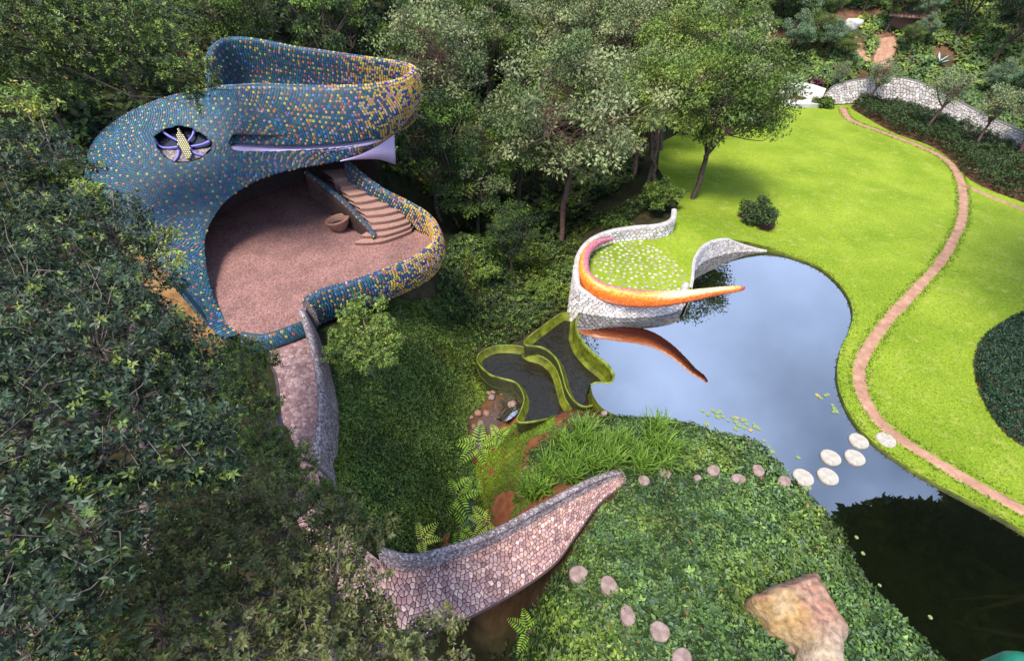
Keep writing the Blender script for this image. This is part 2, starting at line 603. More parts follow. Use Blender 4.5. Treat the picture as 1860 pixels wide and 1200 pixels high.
M['algae_rim'] = mat_noise('algae_rim', [(0.3, (0.30, 0.40, 0.05)), (0.7, (0.45, 0.52, 0.14))], scale=6, rough=0.5, bump=0.3, bscale=20)
M['bottom'] = mat_noise('pond_bottom', [(0.40, (0.14, 0.17, 0.012)), (0.5, (0.36, 0.43, 0.03)), (0.60, (0.55, 0.62, 0.05))], scale=0.20, detail=3, rough=0.9, bump=0.2, bscale=4)
M['water'] = mat_water('pond_water', (0.95, 0.97, 0.85), (0.06, 0.075, 0.05), 0.06, ior=5.6, wave=0.7, wstr=0.03)
M['pool_water'] = mat_water('pool_water', (0.62, 0.58, 0.30), (0.016, 0.013, 0.008), 0.6, ior=1.5, wave=4.0, wstr=1.0)
M['stream'] = mat_water('stream_water', (0.3, 0.22, 0.16), (0.10, 0.06, 0.045), 0.75, ior=1.4, wave=6.0, wstr=0.8)
M['sand'] = mat_noise('sand_path', [(0.3, (0.22, 0.115, 0.075)), (0.55, (0.32, 0.18, 0.12)), (0.75, (0.42, 0.27, 0.19))], scale=2.5, rough=0.95, bump=0.4, bscale=40)
M['leaf'] = mat_attr('leaf', rough=0.45, spec=0.30, transl=0.22)
M['leaf_matte'] = mat_attr('leaf_soft', rough=0.6, spec=0.3, transl=0.25)
M['grass'] = mat_attr('grass_blades', rough=0.6, spec=0.25, transl=0.3)
M['bark'] = mat_noise('bark', [(0.3, (0.035, 0.024, 0.018)), (0.7, (0.13, 0.095, 0.075))], scale=8, rough=0.95, bump=0.8, bscale=20)
M['bark_red'] = mat_noise('bark_reddish', [(0.3, (0.07, 0.035, 0.028)), (0.7, (0.19, 0.11, 0.09))], scale=8, rough=0.95, bump=0.8, bscale=20)
M['algae_rim2'] = mat_noise('algae_rim2', [(0.32, (0.04, 0.055, 0.010)), (0.5, (0.12, 0.155, 0.016)), (0.7, (0.22, 0.26, 0.06))], scale=2.5, rough=0.5, bump=0.3, bscale=20)
M['twig'] = mat_plain('twig', (0.16, 0.12, 0.11), rough=0.9, bump=0.2)
M['white_wall'] = mat_noise('white_render', [(0.3, (0.34, 0.32, 0.31)), (0.7, (0.52, 0.50, 0.48))], scale=1.2, rough=0.9, bump=0.3, bscale=20)
M['thatch'] = mat_noise('weathered_wood', [(0.3, (0.09, 0.05, 0.035)), (0.7, (0.20, 0.12, 0.085))], scale=4, rough=0.9, bump=0.4)
M['teal'] = mat_plain('teal_mosaic', (0.01, 0.16, 0.10), rough=0.35, scale=30, bump=0.3)
M['pad'] = mat_plain('lily_pad', (0.17, 0.22, 0.075), rough=0.5, bump=0.1)
M['pad_y'] = mat_plain('lily_pad_yellow', (0.34, 0.25, 0.06), rough=0.5, bump=0.1)
M['clay'] = mat_noise('fired_clay', [(0.3, (0.16, 0.075, 0.05)), (0.7, (0.30, 0.16, 0.115))], scale=20, rough=0.7, bump=0.4, bscale=50)
# ------------------------------------------------------------------ plan outlines (traced, put on their own levels)
def pts(lst, z):
    return np.array([Wz(a, b, z) for a, b in lst])

CREST = pts([(1048, 572), (1046, 592), (1056, 617), (1078, 641), (1102, 660), (1114, 680), (1107, 693), (1085, 692), (1072, 697)], 0.03)
NEARBANK = pts([(1072, 697), (1078, 720), (1095, 742), (1130, 756), (1190, 758), (1250, 768), (1310, 788), (1370, 806), (1412, 845), (1450, 890), (1492, 927), (1532, 985), (1565, 1040), (1605, 1092), (1660, 1150), (1715, 1210), (1800, 1310)], 0.0)
FARSIDE = pts([(2300, 1560), (2420, 1330), (2150, 1150), (1960, 1030), (1860, 969), (1800, 934), (1712, 888), (1640, 846), (1572, 794), (1536, 744), (1519, 690), (1524, 642), (1541, 602), (1547, 568), (1532, 530), (1492, 491), (1440, 469), (1392, 456)], 0.0)
BRANCH = pts([(1392, 456), (1350, 455), (1306, 461), (1270, 476), (1252, 503), (1249, 530), (1246, 550)], 0.0)
PLATBASE = pts([(1238, 561), (1200, 572), (1150, 574), (1100, 567), (1062, 560), (1048, 572)], 0.0)
crest_s = spline(CREST, 60)
near_s = spline(NEARBANK, 90)
far_s = spline(FARSIDE, 120)
branch_s = spline(BRANCH, 50)
plat_s = spline(PLATBASE, 40)
POND = np.vstack([crest_s[:-1], near_s[:-1], far_s[:-1], branch_s[:-1], plat_s[:-1]])[:, :2]

def lawn_h(x, y):
    x = np.asarray(x, float); y = np.asarray(y, float)
    c = Wz(1180, 480, 1.0)
    d = np.hypot((x - c[0]) * 0.75, (y - c[1] - 2.5) * 0.8)
    h = 0.10 + 0.95 * (1 - sstep(2.6, 6.6, d))
    h = h + 0.04 * vnoise(x, y, 0.25, 3) * sstep(0.2, 2.5, pdist(x, y, far_s))
    return h

# lawn outline: pond bank on one side, wall and forest margin on the other, runs on to the right
WALLTOP = [(1225, 380, 2.05), (1221, 398, 1.9), (1196, 408, 1.85), (1150, 412, 1.8), (1106, 420, 1.75), (1072, 436, 1.75), (1052, 462, 1.7), (1047, 500, 1.6), (1055, 523, 1.25), (1090, 540, .95), (1140, 547, .82), (1190, 546, .80), (1226, 538, .85), (1241, 528, .92), (1247, 514, 1.0)]
walltop_s = spline([Wz(*q) for q in WALLTOP], 90)
LAWN = np.vstack([
    far_s[12:, :2], branch_s[1:, :2], plat_s[:-6, :2] + np.array([0, 0.12]),
    walltop_s[::-1][14:, :2],
    pts([(1232, 372), (1215, 330), (1196, 300), (1200, 255), (1260, 225), (1330, 205), (1425, 188), (1500, 182)], 0.3)[:, :2],
    np.array([Wz(*q)[:2] + np.array([0, .15]) for q in [(1515, 158, 1.7), (1580, 143, 2.3), (1650, 144, 2.5), (1722, 174, 1.9), (1830, 228, 1.7), (1900, 258, 1.7)]]),
    np.array([[58, 24], [66, 14], [66, 2]]),
])
PLATFORM = np.vstack([walltop_s[14:, :2], pts([(1240, 545), (1243, 522), (1246, 500), (1225, 478), (1200, 455), (1165, 446)], 1.0)[:, :2]])

# cascade basins
P2 = np.vstack([crest_s[::-1, :2], ])
POOL2_RIM = pts([(1047, 570), (1022, 567), (990, 588), (950, 622)], -0.45)
POOL_SHARED = pts([(950, 622), (986, 630), (1010, 650), (1021, 678), (1029, 706), (1046, 730)], -0.45)
POOL2_END = pts([(1046, 730), (1066, 738), (1084, 728), (1080, 706), (1074, 697)], -0.45)
p2_out = np.vstack([spline(np.vstack([POOL2_RIM, POOL_SHARED[1:], POOL2_END[1:]]), 110)])
POOL2 = np.vstack([p2_out[:, :2], crest_s[::-1][1:-1, :2]])
P1A = pts([(1044, 742), (1000, 758), (941, 766), (946, 744), (952, 722), (939, 695), (912, 686), (888, 678), (867, 656), (871, 640), (898, 627), (930, 626), (955, 630)], -1.05)
p1_out = spline(P1A, 110)
POOL1 = np.vstack([p1_out[:, :2], spline(POOL_SHARED, 40)[2:-1, :2]])

# ------------------------------------------------------------------ ground height from control points (pixel, height) and plan points
CT = [
    (1150, 760, .2), (1260, 775, .15), (1375, 812, .15), (1450, 900, .15), (1530, 1000, .15), (1640, 1150, .15), (1740, 1280, .15), (1850, 1500, .2),
    (1200, 900, .42), (1330, 920, .35), (1150, 960, .62), (1300, 1000, .75), (1200, 1090, 1.05), (1400, 1100, .8), (1060, 1040, .75), (1010, 1100, .55),
    (1100, 1190, 1.3), (1300, 1190, 1.4), (1500, 1190, .9), (1600, 1200, .5), (1000, 1190, .8),
    (960, 1110, -1.2), (930, 1150, -2.6), (900, 1190, -2.8), (870, 1120, -3.2), (880, 1060, -3.4), (860, 980, -3.3), (850, 920, -3.1),
    (905, 735, -2.5), (885, 765, -2.7), (860, 785, -2.8), (850, 840, -3.0), (930, 770, -2.2), (960, 790, -1.4), (1000, 765, -.8), (1040, 760, -.2),
    (900, 830, -2.1), (920, 880, -1.4), (960, 880, -.7), (980, 830, -.5), (1050, 800, .15), (1020, 870, .1), (1110, 830, .35), (930, 930, -1.0), (880, 920, -1.9),
    (640, 640, 2.4), (625, 780, 1.7), (640, 860, 1.2), (700, 640, 1.6), (700, 760, .4), (760, 700, -.2), (770, 820, -1.0), (820, 700, -1.5), (830, 790, -2.2),
    (850, 640, -1.6), (800, 580, -.6), (730, 560, 1.2), (800, 520, -.6), (860, 580, -2.2), (900, 600, -2.6), (1000, 560, -2.4),
    (700, 900, -.2), (720, 970, -.3), (780, 940, -1.6), (820, 900, -2.2), (660, 960, .6), (600, 930, 1.2), (700, 1060, .6), (760, 1120, -.4), (700, 1180, 0.2),
    (520, 760, 2.4), (440, 700, 3.0), (460, 640, 2.9), (400, 640, 2.9), (330, 560, 3.4), (500, 900, 2.4), (400, 900, 3.2), (300, 800, 4.0), (200, 1000, 4.5), (400, 1100, 3.0), (100, 700, 5.0),
    (560, 640, 2.6), (540, 700, 2.4),
    (1000, 470, -2.6), (920, 480, -3.2), (850, 450, -2.8), (1040, 420, -1.6), (950, 400, -3.0), (1130, 395, .2), (1180, 350, .5), (1190, 280, .4),
]
CW = [  # plan points x, y, z
    (-9, 16, 2.6), (-5, 20, 2.2), (-13, 22, 3.4), (-8, 26, 4.0), (-2, 24, .6), (0, 30, -1.5), (-4, 30, 2.0), (5, 34, -1.5), (9, 38, -.2), (-10, 34, 5), (-18, 24, 6.2), (-15, 15, 5.0), (-18, 14, 6.0), (-22, 30, 8),
    (-14, 6, 5.5), (-10, 0, 5.0), (-20, 0, 6.5), (-5, -3, 3), (0, -4, 1), (4, -5, 1.6), (10, -6, 1), (16, -8, .6), (-30, 10, 8), (-30, 40, 10), (-15, 45, 8), (0, 45, 2.5), (12, 46, .8),
    (-30, 70, 16), (0, 70, 12), (-60, 40, 18), (-60, 100, 30), (0, 110, 28), (20, 60, 4), (25, 80, 14), (40, 110, 30),
    (24, 48, .3), (30, 49, .4), (36, 48, .5), (42, 45, .8), (50, 40, 1.2), (58, 30, 1.5),
    (26, 54, 2.0), (32, 55, 4.2), (38, 54, 4.6), (45, 52, 5), (53, 48, 5), (62, 40, 5), (34, 64, 8.5), (44, 64, 9), (56, 60, 10), (70, 50, 11), (50, 80, 17), (80, 80, 25), (90, 110, 36),
    (70, 20, 1.5), (70, 0, 1), (90, 30, 8), (100, 0, 5), (100, -40, 4), (40, -30, 1), (0, -40, 2), (-60, -40, 12), (-80, 0, 18), (30, -10, .3), (45, -10, .3), (160, 160, 60), (-120, 160, 60), (40, 170, 60), (160, 0, 12), (-140, 0, 30), (0, -90, 4), (150, -90, 8), (-140, -90, 26),
]
ctl = np.array([Wz(a, b, z) for a, b, z in CT] + [list(q) for q in CW], float)
ctl[:, :] = ctl
_D = np.linalg.norm(ctl[:, None, :2] - ctl[None, :, :2], axis=-1)
_n = len(ctl)
_A = np.zeros((_n + 3, _n + 3))
_A[:_n, :_n] = _D + np.eye(_n) * -0.15
_A[:_n, _n:] = np.column_stack([np.ones(_n), ctl[:, :2]])
_A[_n:, :_n] = _A[:_n, _n:].T
_w = np.linalg.solve(_A, np.concatenate([ctl[:, 2], np.zeros(3)]))

def rbf(x, y):
    x = np.asarray(x, float); y = np.asarray(y, float)
    out = _w[_n] + _w[_n + 1] * x + _w[_n + 2] * y
    for i in range(_n):
        out = out + _w[i] * np.hypot(x - ctl[i, 0], y - ctl[i, 1])
    return out

xs = np.concatenate([np.linspace(-140, -30, 30)[:-1], np.linspace(-30, -14, 50)[:-1], np.linspace(-14, 18, 175)[:-1], np.linspace(18, 62, 80)[:-1], np.linspace(62, 160, 26)])
ys = np.concatenate([np.linspace(-90, -6, 24)[:-1], np.linspace(-6, 30, 190)[:-1], np.linspace(30, 66, 70)[:-1], np.linspace(66, 170, 34)])
GX, GY = np.meshgrid(xs, ys, indexing='ij')
GZ = rbf(GX, GY)
GZ = GZ + 0.10 * vnoise(GX, GY, 0.9, 1) + 0.05 * vnoise(GX, GY, 2.3, 2)
inl = pip(GX, GY, LAWN)
GZ = np.where(inl, np.minimum(GZ, lawn_h(GX, GY) - 0.35), GZ)
inp = pip(GX, GY, POND)
dpo = pdist(GX, GY, POND, True)
GZ = np.where(inp, np.minimum(GZ, 0.02 - 4.0 * dpo), GZ)
GZ = np.where(inp, np.maximum(GZ, -1.9), GZ)
GZ = np.where(inp & (dpo > 0.6), -1.9, GZ)
for poly, zz in ((POOL2, -1.9), (POOL1, -2.4)):
    k = pip(GX, GY, poly) | (pdist(GX, GY, poly, True) < 0.12)
    GZ = np.where(k, np.minimum(GZ, zz), GZ)

HOUSEP = np.array([(-9.8, 12.4), (-12.3, 13.4), (-15.0, 16.8), (-16.3, 20), (-15.8, 24), (-12, 27), (-6, 26), (-3, 20), (-3.2, 16.5), (-7.5, 14.2)])
GZ = np.where(pip(GX, GY, HOUSEP), np.minimum(GZ, 2.4), GZ)

def gz(x, y):
    x = np.asarray(x, float); y = np.asarray(y, float)
    i = np.clip(np.searchsorted(xs, x) - 1, 0, len(xs) - 2)
    j = np.clip(np.searchsorted(ys, y) - 1, 0, len(ys) - 2)
    fx = (x - xs[i]) / (xs[i + 1] - xs[i]); fy = (y - ys[j]) / (ys[j + 1] - ys[j])
    return (GZ[i, j] * (1 - fx) + GZ[i + 1, j] * fx) * (1 - fy) + (GZ[i, j + 1] * (1 - fx) + GZ[i + 1, j + 1] * fx) * fy

def on_ground(px, py, zg=None):
    """point of the ground seen along a ray"""
    d = ray(px, py)
    t = np.linspace(4, 110, 3000)
    P = d[None] * t[:, None] + np.array([0, 0, CAM_H])
    below = P[:, 2] < gz(P[:, 0], P[:, 1])
    i = int(np.argmax(below)) if below.any() else len(t) - 1
    return P[i]

# soil colours by what grows or lies there: forest litter, red earth, moss
colr = np.zeros(GX.shape + (3,))
colr[:] = (0.032, 0.030, 0.014)
n1 = vnoise(GX, GY, 0.35, 5)[..., None]
colr += np.array((0.018, 0.010, 0.006)) * n1
gpx, gpy = proj(np.stack([GX, GY, GZ], -1))
red = (1 - sstep(0, 5, pdist(GX, GY, np.array([Wz(930, 800, -1.5), Wz(920, 900, -1.2), Wz(960, 790, -1)])))) [..., None]
colr = colr * (1 - red) + np.array((0.15, 0.052, 0.024)) * red
hill = (sstep(24, 30, GX) * sstep(50, 53, GY) * (1 - sstep(75, 95, GY)))[..., None]
colr = colr * (1 - 0.9 * hill) + np.array((0.15, 0.075, 0.045)) * 0.9 * hill
sl = pip(gpx, gpy, [(600, 600), (720, 545), (830, 545), (880, 600), (862, 650), (890, 690), (885, 720), (850, 760), (840, 800), (860, 850), (850, 900), (740, 1000), (640, 980), (590, 850), (606, 700)]) & (GY < 19)
colr[sl] = np.array((0.030, 0.055, 0.010)) * (1 + .5 * vnoise(GX[sl], GY[sl], 3, 6))[:, None]
sl = pip(gpx, gpy, [(1100, 745), (1262, 765), (1380, 800), (1500, 925), (1620, 1090), (1800, 1300), (950, 1300), (930, 1180), (1000, 1060), (1140, 868), (1000, 880), (960, 900), (960, 820)]) & (GY < 16)
colr[sl] = np.array((0.022, 0.040, 0.012))
bank = (1 - sstep(0.2, 0.9, pdist(GX, GY, np.vstack([POOL1[:40], ]))))[..., None]
colr = np.maximum(colr, 0.004)
GROUND = mobj('ground', np.stack([GX, GY, GZ], -1).reshape(-1, 3), grid_faces(len(xs), len(ys)), M['ground'], None, True, colr.reshape(-1, 3), kind='structure')

# ------------------------------------------------------------------ lawn
def lawn_material():
    m, nt, bs, out = new_mat('lawn_turf')
    tc = nt.nodes.new('ShaderNodeTexCoord')
    n1 = nt.nodes.new('ShaderNodeTexNoise'); n1.inputs['Scale'].default_value = 0.35; n1.inputs['Detail'].default_value = 5
    n2 = nt.nodes.new('ShaderNodeTexNoise'); n2.inputs['Scale'].default_value = 9.0; n2.inputs['Detail'].default_value = 8; n2.inputs['Roughness'].default_value = 0.75
    n3 = nt.nodes.new('ShaderNodeTexNoise'); n3.inputs['Scale'].default_value = 1.9; n3.inputs['Detail'].default_value = 7; n3.inputs['Roughness'].default_value = 0.7
    for n in (n1, n2, n3):
        nt.links.new(tc.outputs['Object'], n.inputs['Vector'])
    r1 = nt.nodes.new('ShaderNodeValToRGB')
    e = r1.color_ramp.elements
    e[0].position = 0.30; e[0].color = (0.130, 0.200, 0.010, 1)
    e[1].position = 0.70; e[1].color = (0.215, 0.285, 0.022, 1)
    nt.links.new(n1.outputs['Fac'], r1.inputs['Fac'])
    r2 = nt.nodes.new('ShaderNodeMapRange')
    r2.inputs['From Min'].default_value = 0.3; r2.inputs['From Max'].default_value = 0.7
    r2.inputs['To Min'].default_value = 0.55; r2.inputs['To Max'].default_value = 1.3
    nt.links.new(n2.outputs['Fac'], r2.inputs['Value'])
    mu = nt.nodes.new('ShaderNodeMix'); mu.data_type = 'RGBA'; mu.blend_type = 'MULTIPLY'; mu.inputs[0].default_value = 1
    nt.links.new(r1.outputs['Color'], mu.inputs[6]); nt.links.new(r2.outputs['Result'], mu.inputs[7])
    r3 = nt.nodes.new('ShaderNodeMapRange')
    r3.inputs['From Min'].default_value = 0.54; r3.inputs['From Max'].default_value = 0.70
    r3.inputs['To Max'].default_value = 0.75
    nt.links.new(n3.outputs['Fac'], r3.inputs['Value'])
    mx = nt.nodes.new('ShaderNodeMix'); mx.data_type = 'RGBA'
    mx.inputs[7].default_value = (0.29, 0.29, 0.07, 1)
    nt.links.new(r3.outputs['Result'], mx.inputs[0]); nt.links.new(mu.outputs[2], mx.inputs[6])
    nt.links.new(mx.outputs[2], bs.inputs['Base Color'])
    bs.inputs['Roughness'].default_value = 0.85
    bs.inputs['Specular IOR Level'].default_value = 0.15
    bp = nt.nodes.new('ShaderNodeBump'); bp.inputs['Strength'].default_value = 0.5; bp.inputs['Distance'].default_value = 0.04
    nt.links.new(n2.outputs['Fac'], bp.inputs['Height']); nt.links.new(bp.outputs['Normal'], bs.inputs['Normal'])
    return m
M['lawn'] = lawn_material()
_V, _T = sheet(LAWN, lawn_h, 0.55)
LAWN_O = mobj('lawn', _V, _T, M['lawn'], None, True, kind='structure')

# ------------------------------------------------------------------ pond: basin wall, ledge, bottom, water
def wall_strip(line, z0, z1):
    line = np.asarray(line)[:, :2]
    n = len(line)
    P = np.zeros((n, 3, 3))
    P[:, 0, :2] = line; P[:, 0, 2] = z1
    P[:, 1, :2] = line; P[:, 1, 2] = (np.asarray(z0) + z1) / 2
    P[:, 2, :2] = line; P[:, 2, 2] = z0
    return P
POND_B = bpy.data.objects.new('pond_basin', None); COL.objects.link(POND_B); POND_B['kind'] = 'structure'
pc = np.vstack([POND, POND[:1]])
zt = np.full(len(pc), 0.02)
kf = (pdist(pc[:, 0], pc[:, 1], far_s) < 0.05) | (pdist(pc[:, 0], pc[:, 1], branch_s) < 0.05)
zt[kf] = lawn_h(pc[kf, 0], pc[kf, 1]) + 0.004
Wp = np.zeros((len(pc), 3, 3)); Wp[..., :2] = pc[:, None]; Wp[:, 0, 2] = zt; Wp[:, 1, 2] = -0.4; Wp[:, 2, 2] = -1.45
grid_obj('basin_wall', Wp, M['algae'], POND_B)
_V, _T = sheet(POND, lambda x, y: -1.40 + 0 * x, 1.6)
mobj('basin_floor', _V, _T, M['bottom'], POND_B)
# submerged ledge along the lawn bank
fl = far_s[14:, :2]
tn = nrm(np.gradient(fl, axis=0)); nin = np.stack([tn[:, 1], -tn[:, 0]], 1)
if not pip(*(fl[60:61] + nin[60:61] * 0.5).T, POND)[0]:
    nin = -nin
Lg = np.zeros((len(fl), 4, 3))
for j, (o, z) in enumerate(((0.004, -0.02), (0.05, -0.22), (0.55, -0.30), (0.62, -1.42))):
    Lg[:, j, :2] = fl + nin * o; Lg[:, j, 2] = z
M['ledge'] = mat_noise('pale_silt', [(0.3, (0.26, 0.32, 0.18)), (0.7, (0.46, 0.50, 0.32))], scale=2, rough=0.9, bump=0.2)
grid_obj('basin_ledge', Lg, M['ledge'], POND_B)
for ln_, wd_ in ((np.vstack([plat_s[:, :2], crest_s[2:, :2]]), .55), (near_s[2:70, :2], .35), (branch_s[4:-3, :2], .3)):
    tn = nrm(np.gradient(ln_, axis=0)); nin = np.stack([tn[:, 1], -tn[:, 0]], 1)
    ok_ = pip(*(ln_ + nin * .25).T, POND)
    if ok_.mean() < .5:
        nin = -nin
    for _ in range(8):
        nin[1:-1] = nrm(.5 * nin[1:-1] + .25 * (nin[2:] + nin[:-2]))
    Lg = np.zeros((len(ln_), 4, 3))
    for j, (o, z) in enumerate(((0.01, -0.02), (0.08, -0.10), (wd_, -0.30), (wd_ + .15, -1.41))):
        Lg[:, j, :2] = ln_ + nin * o; Lg[:, j, 2] = z
    grid_obj('algae_shelf', Lg, M['algae_rim'], POND_B)
_V, _T = sheet(POND, lambda x, y: 0.0 * x, 1.2)
WATER = mobj('pond_water', _V, _T, M['water'], None, True, kind='structure')

# ------------------------------------------------------------------ cascade pools
def inset(poly, d):
    n = len(poly)
    t = nrm(np.roll(poly, -1, 0) - np.roll(poly, 1, 0))
    k = np.stack([-t[:, 1], t[:, 0]], 1)
    a = 0.5 * np.sum(poly[:, 0] * np.roll(poly[:, 1], -1) - np.roll(poly[:, 0], -1) * poly[:, 1])
    if a < 0:
        k = -k
    q = poly + k * d
    for _ in range(3):
        q = 0.5 * q + 0.25 * (np.roll(q, 1, 0) + np.roll(q, -1, 0))
    return q

def resamp_closed(P, n):
    P = np.vstack([P, P[:1]])
    L = np.concatenate([[0], np.cumsum(np.linalg.norm(np.diff(P, axis=0), axis=1))])
    s = np.linspace(0, L[-1], n, endpoint=False)
    return np.stack([np.interp(s, L, P[:, k]) for k in range(2)], 1)

def basin(poly, zrim, zwater, depth, label, zback=None):
    root = thing('cascade_pool', label, 'pool', (0, 0, 0), 'cascade pools below the pond')
    poly = resamp_closed(poly, 170)
    o = inset(poly, -0.02); r = inset(poly, 0.07)
    prof = [(o, zrim - 0.10), (o, zrim - 0.02), (inset(poly, 0.0), zrim), (inset(poly, 0.02), zrim), (inset(poly, 0.03), zrim - 0.02)]
    G = np.zeros((170, len(prof), 3))
    for j, (p, z) in enumerate(prof):
        G[:, j, :2] = p; G[:, j, 2] = z
    grid_obj('rim', G, M['algae_rim2'], root, closed_u=True)
    G = np.zeros((170, 3, 3))
    for j, (dd, z) in enumerate(((-.02, zrim - .10), (0.03, zrim - depth * .5), (.10, zrim - depth))):
        G[:, j, :2] = inset(poly, dd); G[:, j, 2] = z
    grid_obj('outer_wall', G, M['wet_stone'], root, closed_u=True)
    prof = [(0.03, zrim - 0.02), (0.08, zrim - 0.12), (0.20, zrim - 0.30), (0.38, zrim - 0.44), (0.55, zrim - 0.8)]
    G = np.zeros((170, len(prof), 3))
    for j, (dd, z) in enumerate(prof):
        G[:, j, :2] = inset(poly, dd); G[:, j, 2] = z
    grid_obj('inner_wall', G, M['algae'], root, closed_u=True)
    V, T = sheet(poly, lambda x, y: zrim - 0.8 + 0 * x, 0.5)
    mobj('floor', V, T, M['wet_stone'], root)
    V, T = sheet(inset(poly, 0.17), lambda x, y: zwater + 0 * x, 0.4)
    return root, mobj('pool_water', V, T, M['pool_water'], None, True, kind='structure')
basin(POOL2, -0.45, -0.80, 1.6, 'upper dark cascade pool with green rim against the pond edge')
basin(POOL1, -1.05, -1.38, 1.4, 'lower dark cascade pool with green rim above the stream')
# pond overflow lip (the crest between pond and upper pool)
tn = nrm(np.gradient(crest_s[:, :2], axis=0)); nn = np.stack([-tn[:, 1], tn[:, 0]], 1)
if pip(*(crest_s[30:31, :2] + nn[30:31] * 0.3).T, POND)[0]:
    nn = -nn
G = np.zeros((60, 5, 3))
for j, (o, z) in enumerate(((-0.09, -0.2), (-0.07, 0.012), (-0.03, 0.03), (0.01, 0.012), (0.03, -0.10))):
    G[:, j, :2] = crest_s[:, :2] + nn * o; G[:, j, 2] = z
lip = grid_obj('overflow_weir', G, M['algae_rim2'], None)
G = np.zeros((60, 3, 3))
for j, (o, z) in enumerate(((0.03, -0.10), (0.10, -0.45), (0.20, -1.3))):
    G[:, j, :2] = crest_s[:, :2] + nn * o; G[:, j, 2] = z
grid_obj('wet_face', G, M['algae'], lip)
tag(lip, 'thin winding green overflow weir along the pond edge', 'weir')

# ------------------------------------------------------------------ sand paths on the lawn
def ribbon(cl, width, hf, lift, nm, n=120, crown=0.0, edge=0.10):
    c = spline(cl, n)[:, :2]
    t = nrm(np.gradient(c, axis=0)); k = np.stack([-t[:, 1], t[:, 0]], 1)
    w = np.broadcast_to(width, (n,)) if np.isscalar(width) else np.interp(np.linspace(0, 1, n), np.linspace(0, 1, len(width)), width)
    rows = np.linspace(-0.5, 0.5, 7)
    G = np.zeros((n, 7, 3))
    for j, r in enumerate(rows):
        jit = vnoise(np.arange(n) * 0.31, np.full(n, j * 7.0), 1.0, 4) * edge * (abs(r) > 0.45)
        G[:, j, :2] = c + k * (r * w + jit)[:, None]
    G[..., 2] = hf(G[..., 0], G[..., 1]) + lift
    return G
PATH1 = [(1530, 196), (1545, 218), (1610, 243), (1680, 270), (1722, 294), (1745, 330), (1749, 385), (1735, 430), (1705, 480), (1660, 530), (1610, 585), (1572, 640), (1560, 685), (1578, 735), (1620, 785), (1690, 830), (1760, 872), (1850, 920), (1960, 985), (2100, 1080)]
p1 = [Wz(a, b, 0.12) for a, b in PATH1]
G = ribbon(p1, [0.8, 0.66, 0.60, 0.60, 0.58, 0.54, 0.54, 0.54, 0.54, 0.54], lawn_h, 0.02, 'path', 200)
G[:, [0, -1], 2] -= 0.03
grid_obj('path', G, M['sand'], None, kind='structure')
p2 = [Wz(a, b, 0.12) for a, b in [(1750, 335), (1790, 352), (1862, 380), (1950, 410), (2100, 452)]]
G2 = ribbon(p2, 0.42, lawn_h, 0.026, 'path', 60)
G2[:, [0, -1], 2] -= 0.03
grid_obj('side_path', G2, M['sand'], None, kind='structure')
# ------------------------------------------------------------------ the serpent-head house
T0 = 3.5
HOUSE = thing('serpent_house', 'blue mosaic house shaped like an open-mouthed serpent head on the wooded slope', 'building', (0, 0, 0))
INNER = [(436, 606, 12.7), (402, 566, 13.8), (382, 520, 15.0), (373, 470, 16.2), (373, 430, 17.2), (388, 394, 18.0), (416, 360, 18.6), (456, 333, 19.1), (505, 314, 19.5), (550, 304, 19.8), (592, 297, 20.0), (628, 288, 20.2), (657, 277, 20.5), (692, 259, 21.0), (722, 238, 21.8), (744, 214, 22.9)]
OUTER = [(404, 614, 12.5), (352, 556, 13.4), (292, 482, 15.2), (230, 415, 17.2), (172, 352, 19.4), (152, 304, 21.0), (176, 249, 22.0), (226, 209, 22.5), (296, 178, 22.4), (382, 160, 21.6), (470, 158, 20.7), (560, 161, 20.7), (650, 160, 21.0), (715, 152, 21.7), (745, 140, 22.4), (757, 126, 23.3)]
BULGE = [.25, .35, .5, .8, 1.1, 1.3, 1.3, 1.2, .9, .55, .35, .30, .30, .32, .36, .42]
I3 = np.array([WY(*q) for q in INNER]); O3 = np.array([WY(*q) for q in OUTER])
BD = np.array([(-.5, -.8, .3)] * 2 + [(-.5, -.8, .4)] * 3 + [(-.45, -.8, .4)] * 3 + [(-.2, -.95, .25)] + [(0, -1, .1)] * 3 + [(.1, -1, 0), (.35, -.9, 0), (.7, -.7, 0), (.98, -.2, 0)], float)
BD = nrm(BD) * np.array(BULGE)[:, None]
NU, NV = 420, 90
Iu, Ou, Bu = spline_u(I3, NU), spline_u(O3, NU), spline_u(BD, NU)
vv = np.linspace(0, 1, NV)
FACE = Iu[:, None] * (1 - vv)[None, :, None] + Ou[:, None] * vv[None, :, None] + Bu[:, None] * (np.sin(np.pi * vv) ** 0.85)[None, :, None]
EYE = np.array([(279, 247), (300, 233), (325, 228), (348, 232), (368, 244), (386, 258), (384, 274), (368, 286), (346, 295), (318, 296), (298, 285), (285, 268)], float)
SLOT = np.array([(418, 264), (422, 260), (440, 261), (500, 264), (560, 264), (620, 260), (664, 255), (690, 251), (690, 254), (664, 262), (620, 268), (560, 272), (500, 275), (440, 275), (424, 273)], float)

def in_holes(P, grow=0.0):
    a, b = proj(P)
    k = pip(a, b, EYE) | pip(a, b, SLOT)
    if grow:
        k |= (pdist(a, b, EYE, True) < grow) | (pdist(a, b, SLOT, True) < grow)
    return k
skin = grid_obj('shell', FACE, M['shell'], HOUSE, mask=lambda c: ~in_holes(c))
# the back of the head running down into the hill
wv = np.linspace(0, 1, 16)
kb = slice(0, int(NU * 8.5 / 15))
Ob = Ou[kb]
bk = np.array([-0.8, 5.5, -3.5])
BACK = Ob[:, None] + wv[None, :, None] * bk[None, None] + (np.sin(np.pi * wv / 2) * 0.8)[None, :, None] * np.array([-0.3, 0.2, 0.0])
grid_obj('back_of_head', BACK, M['shell'], HOUSE)

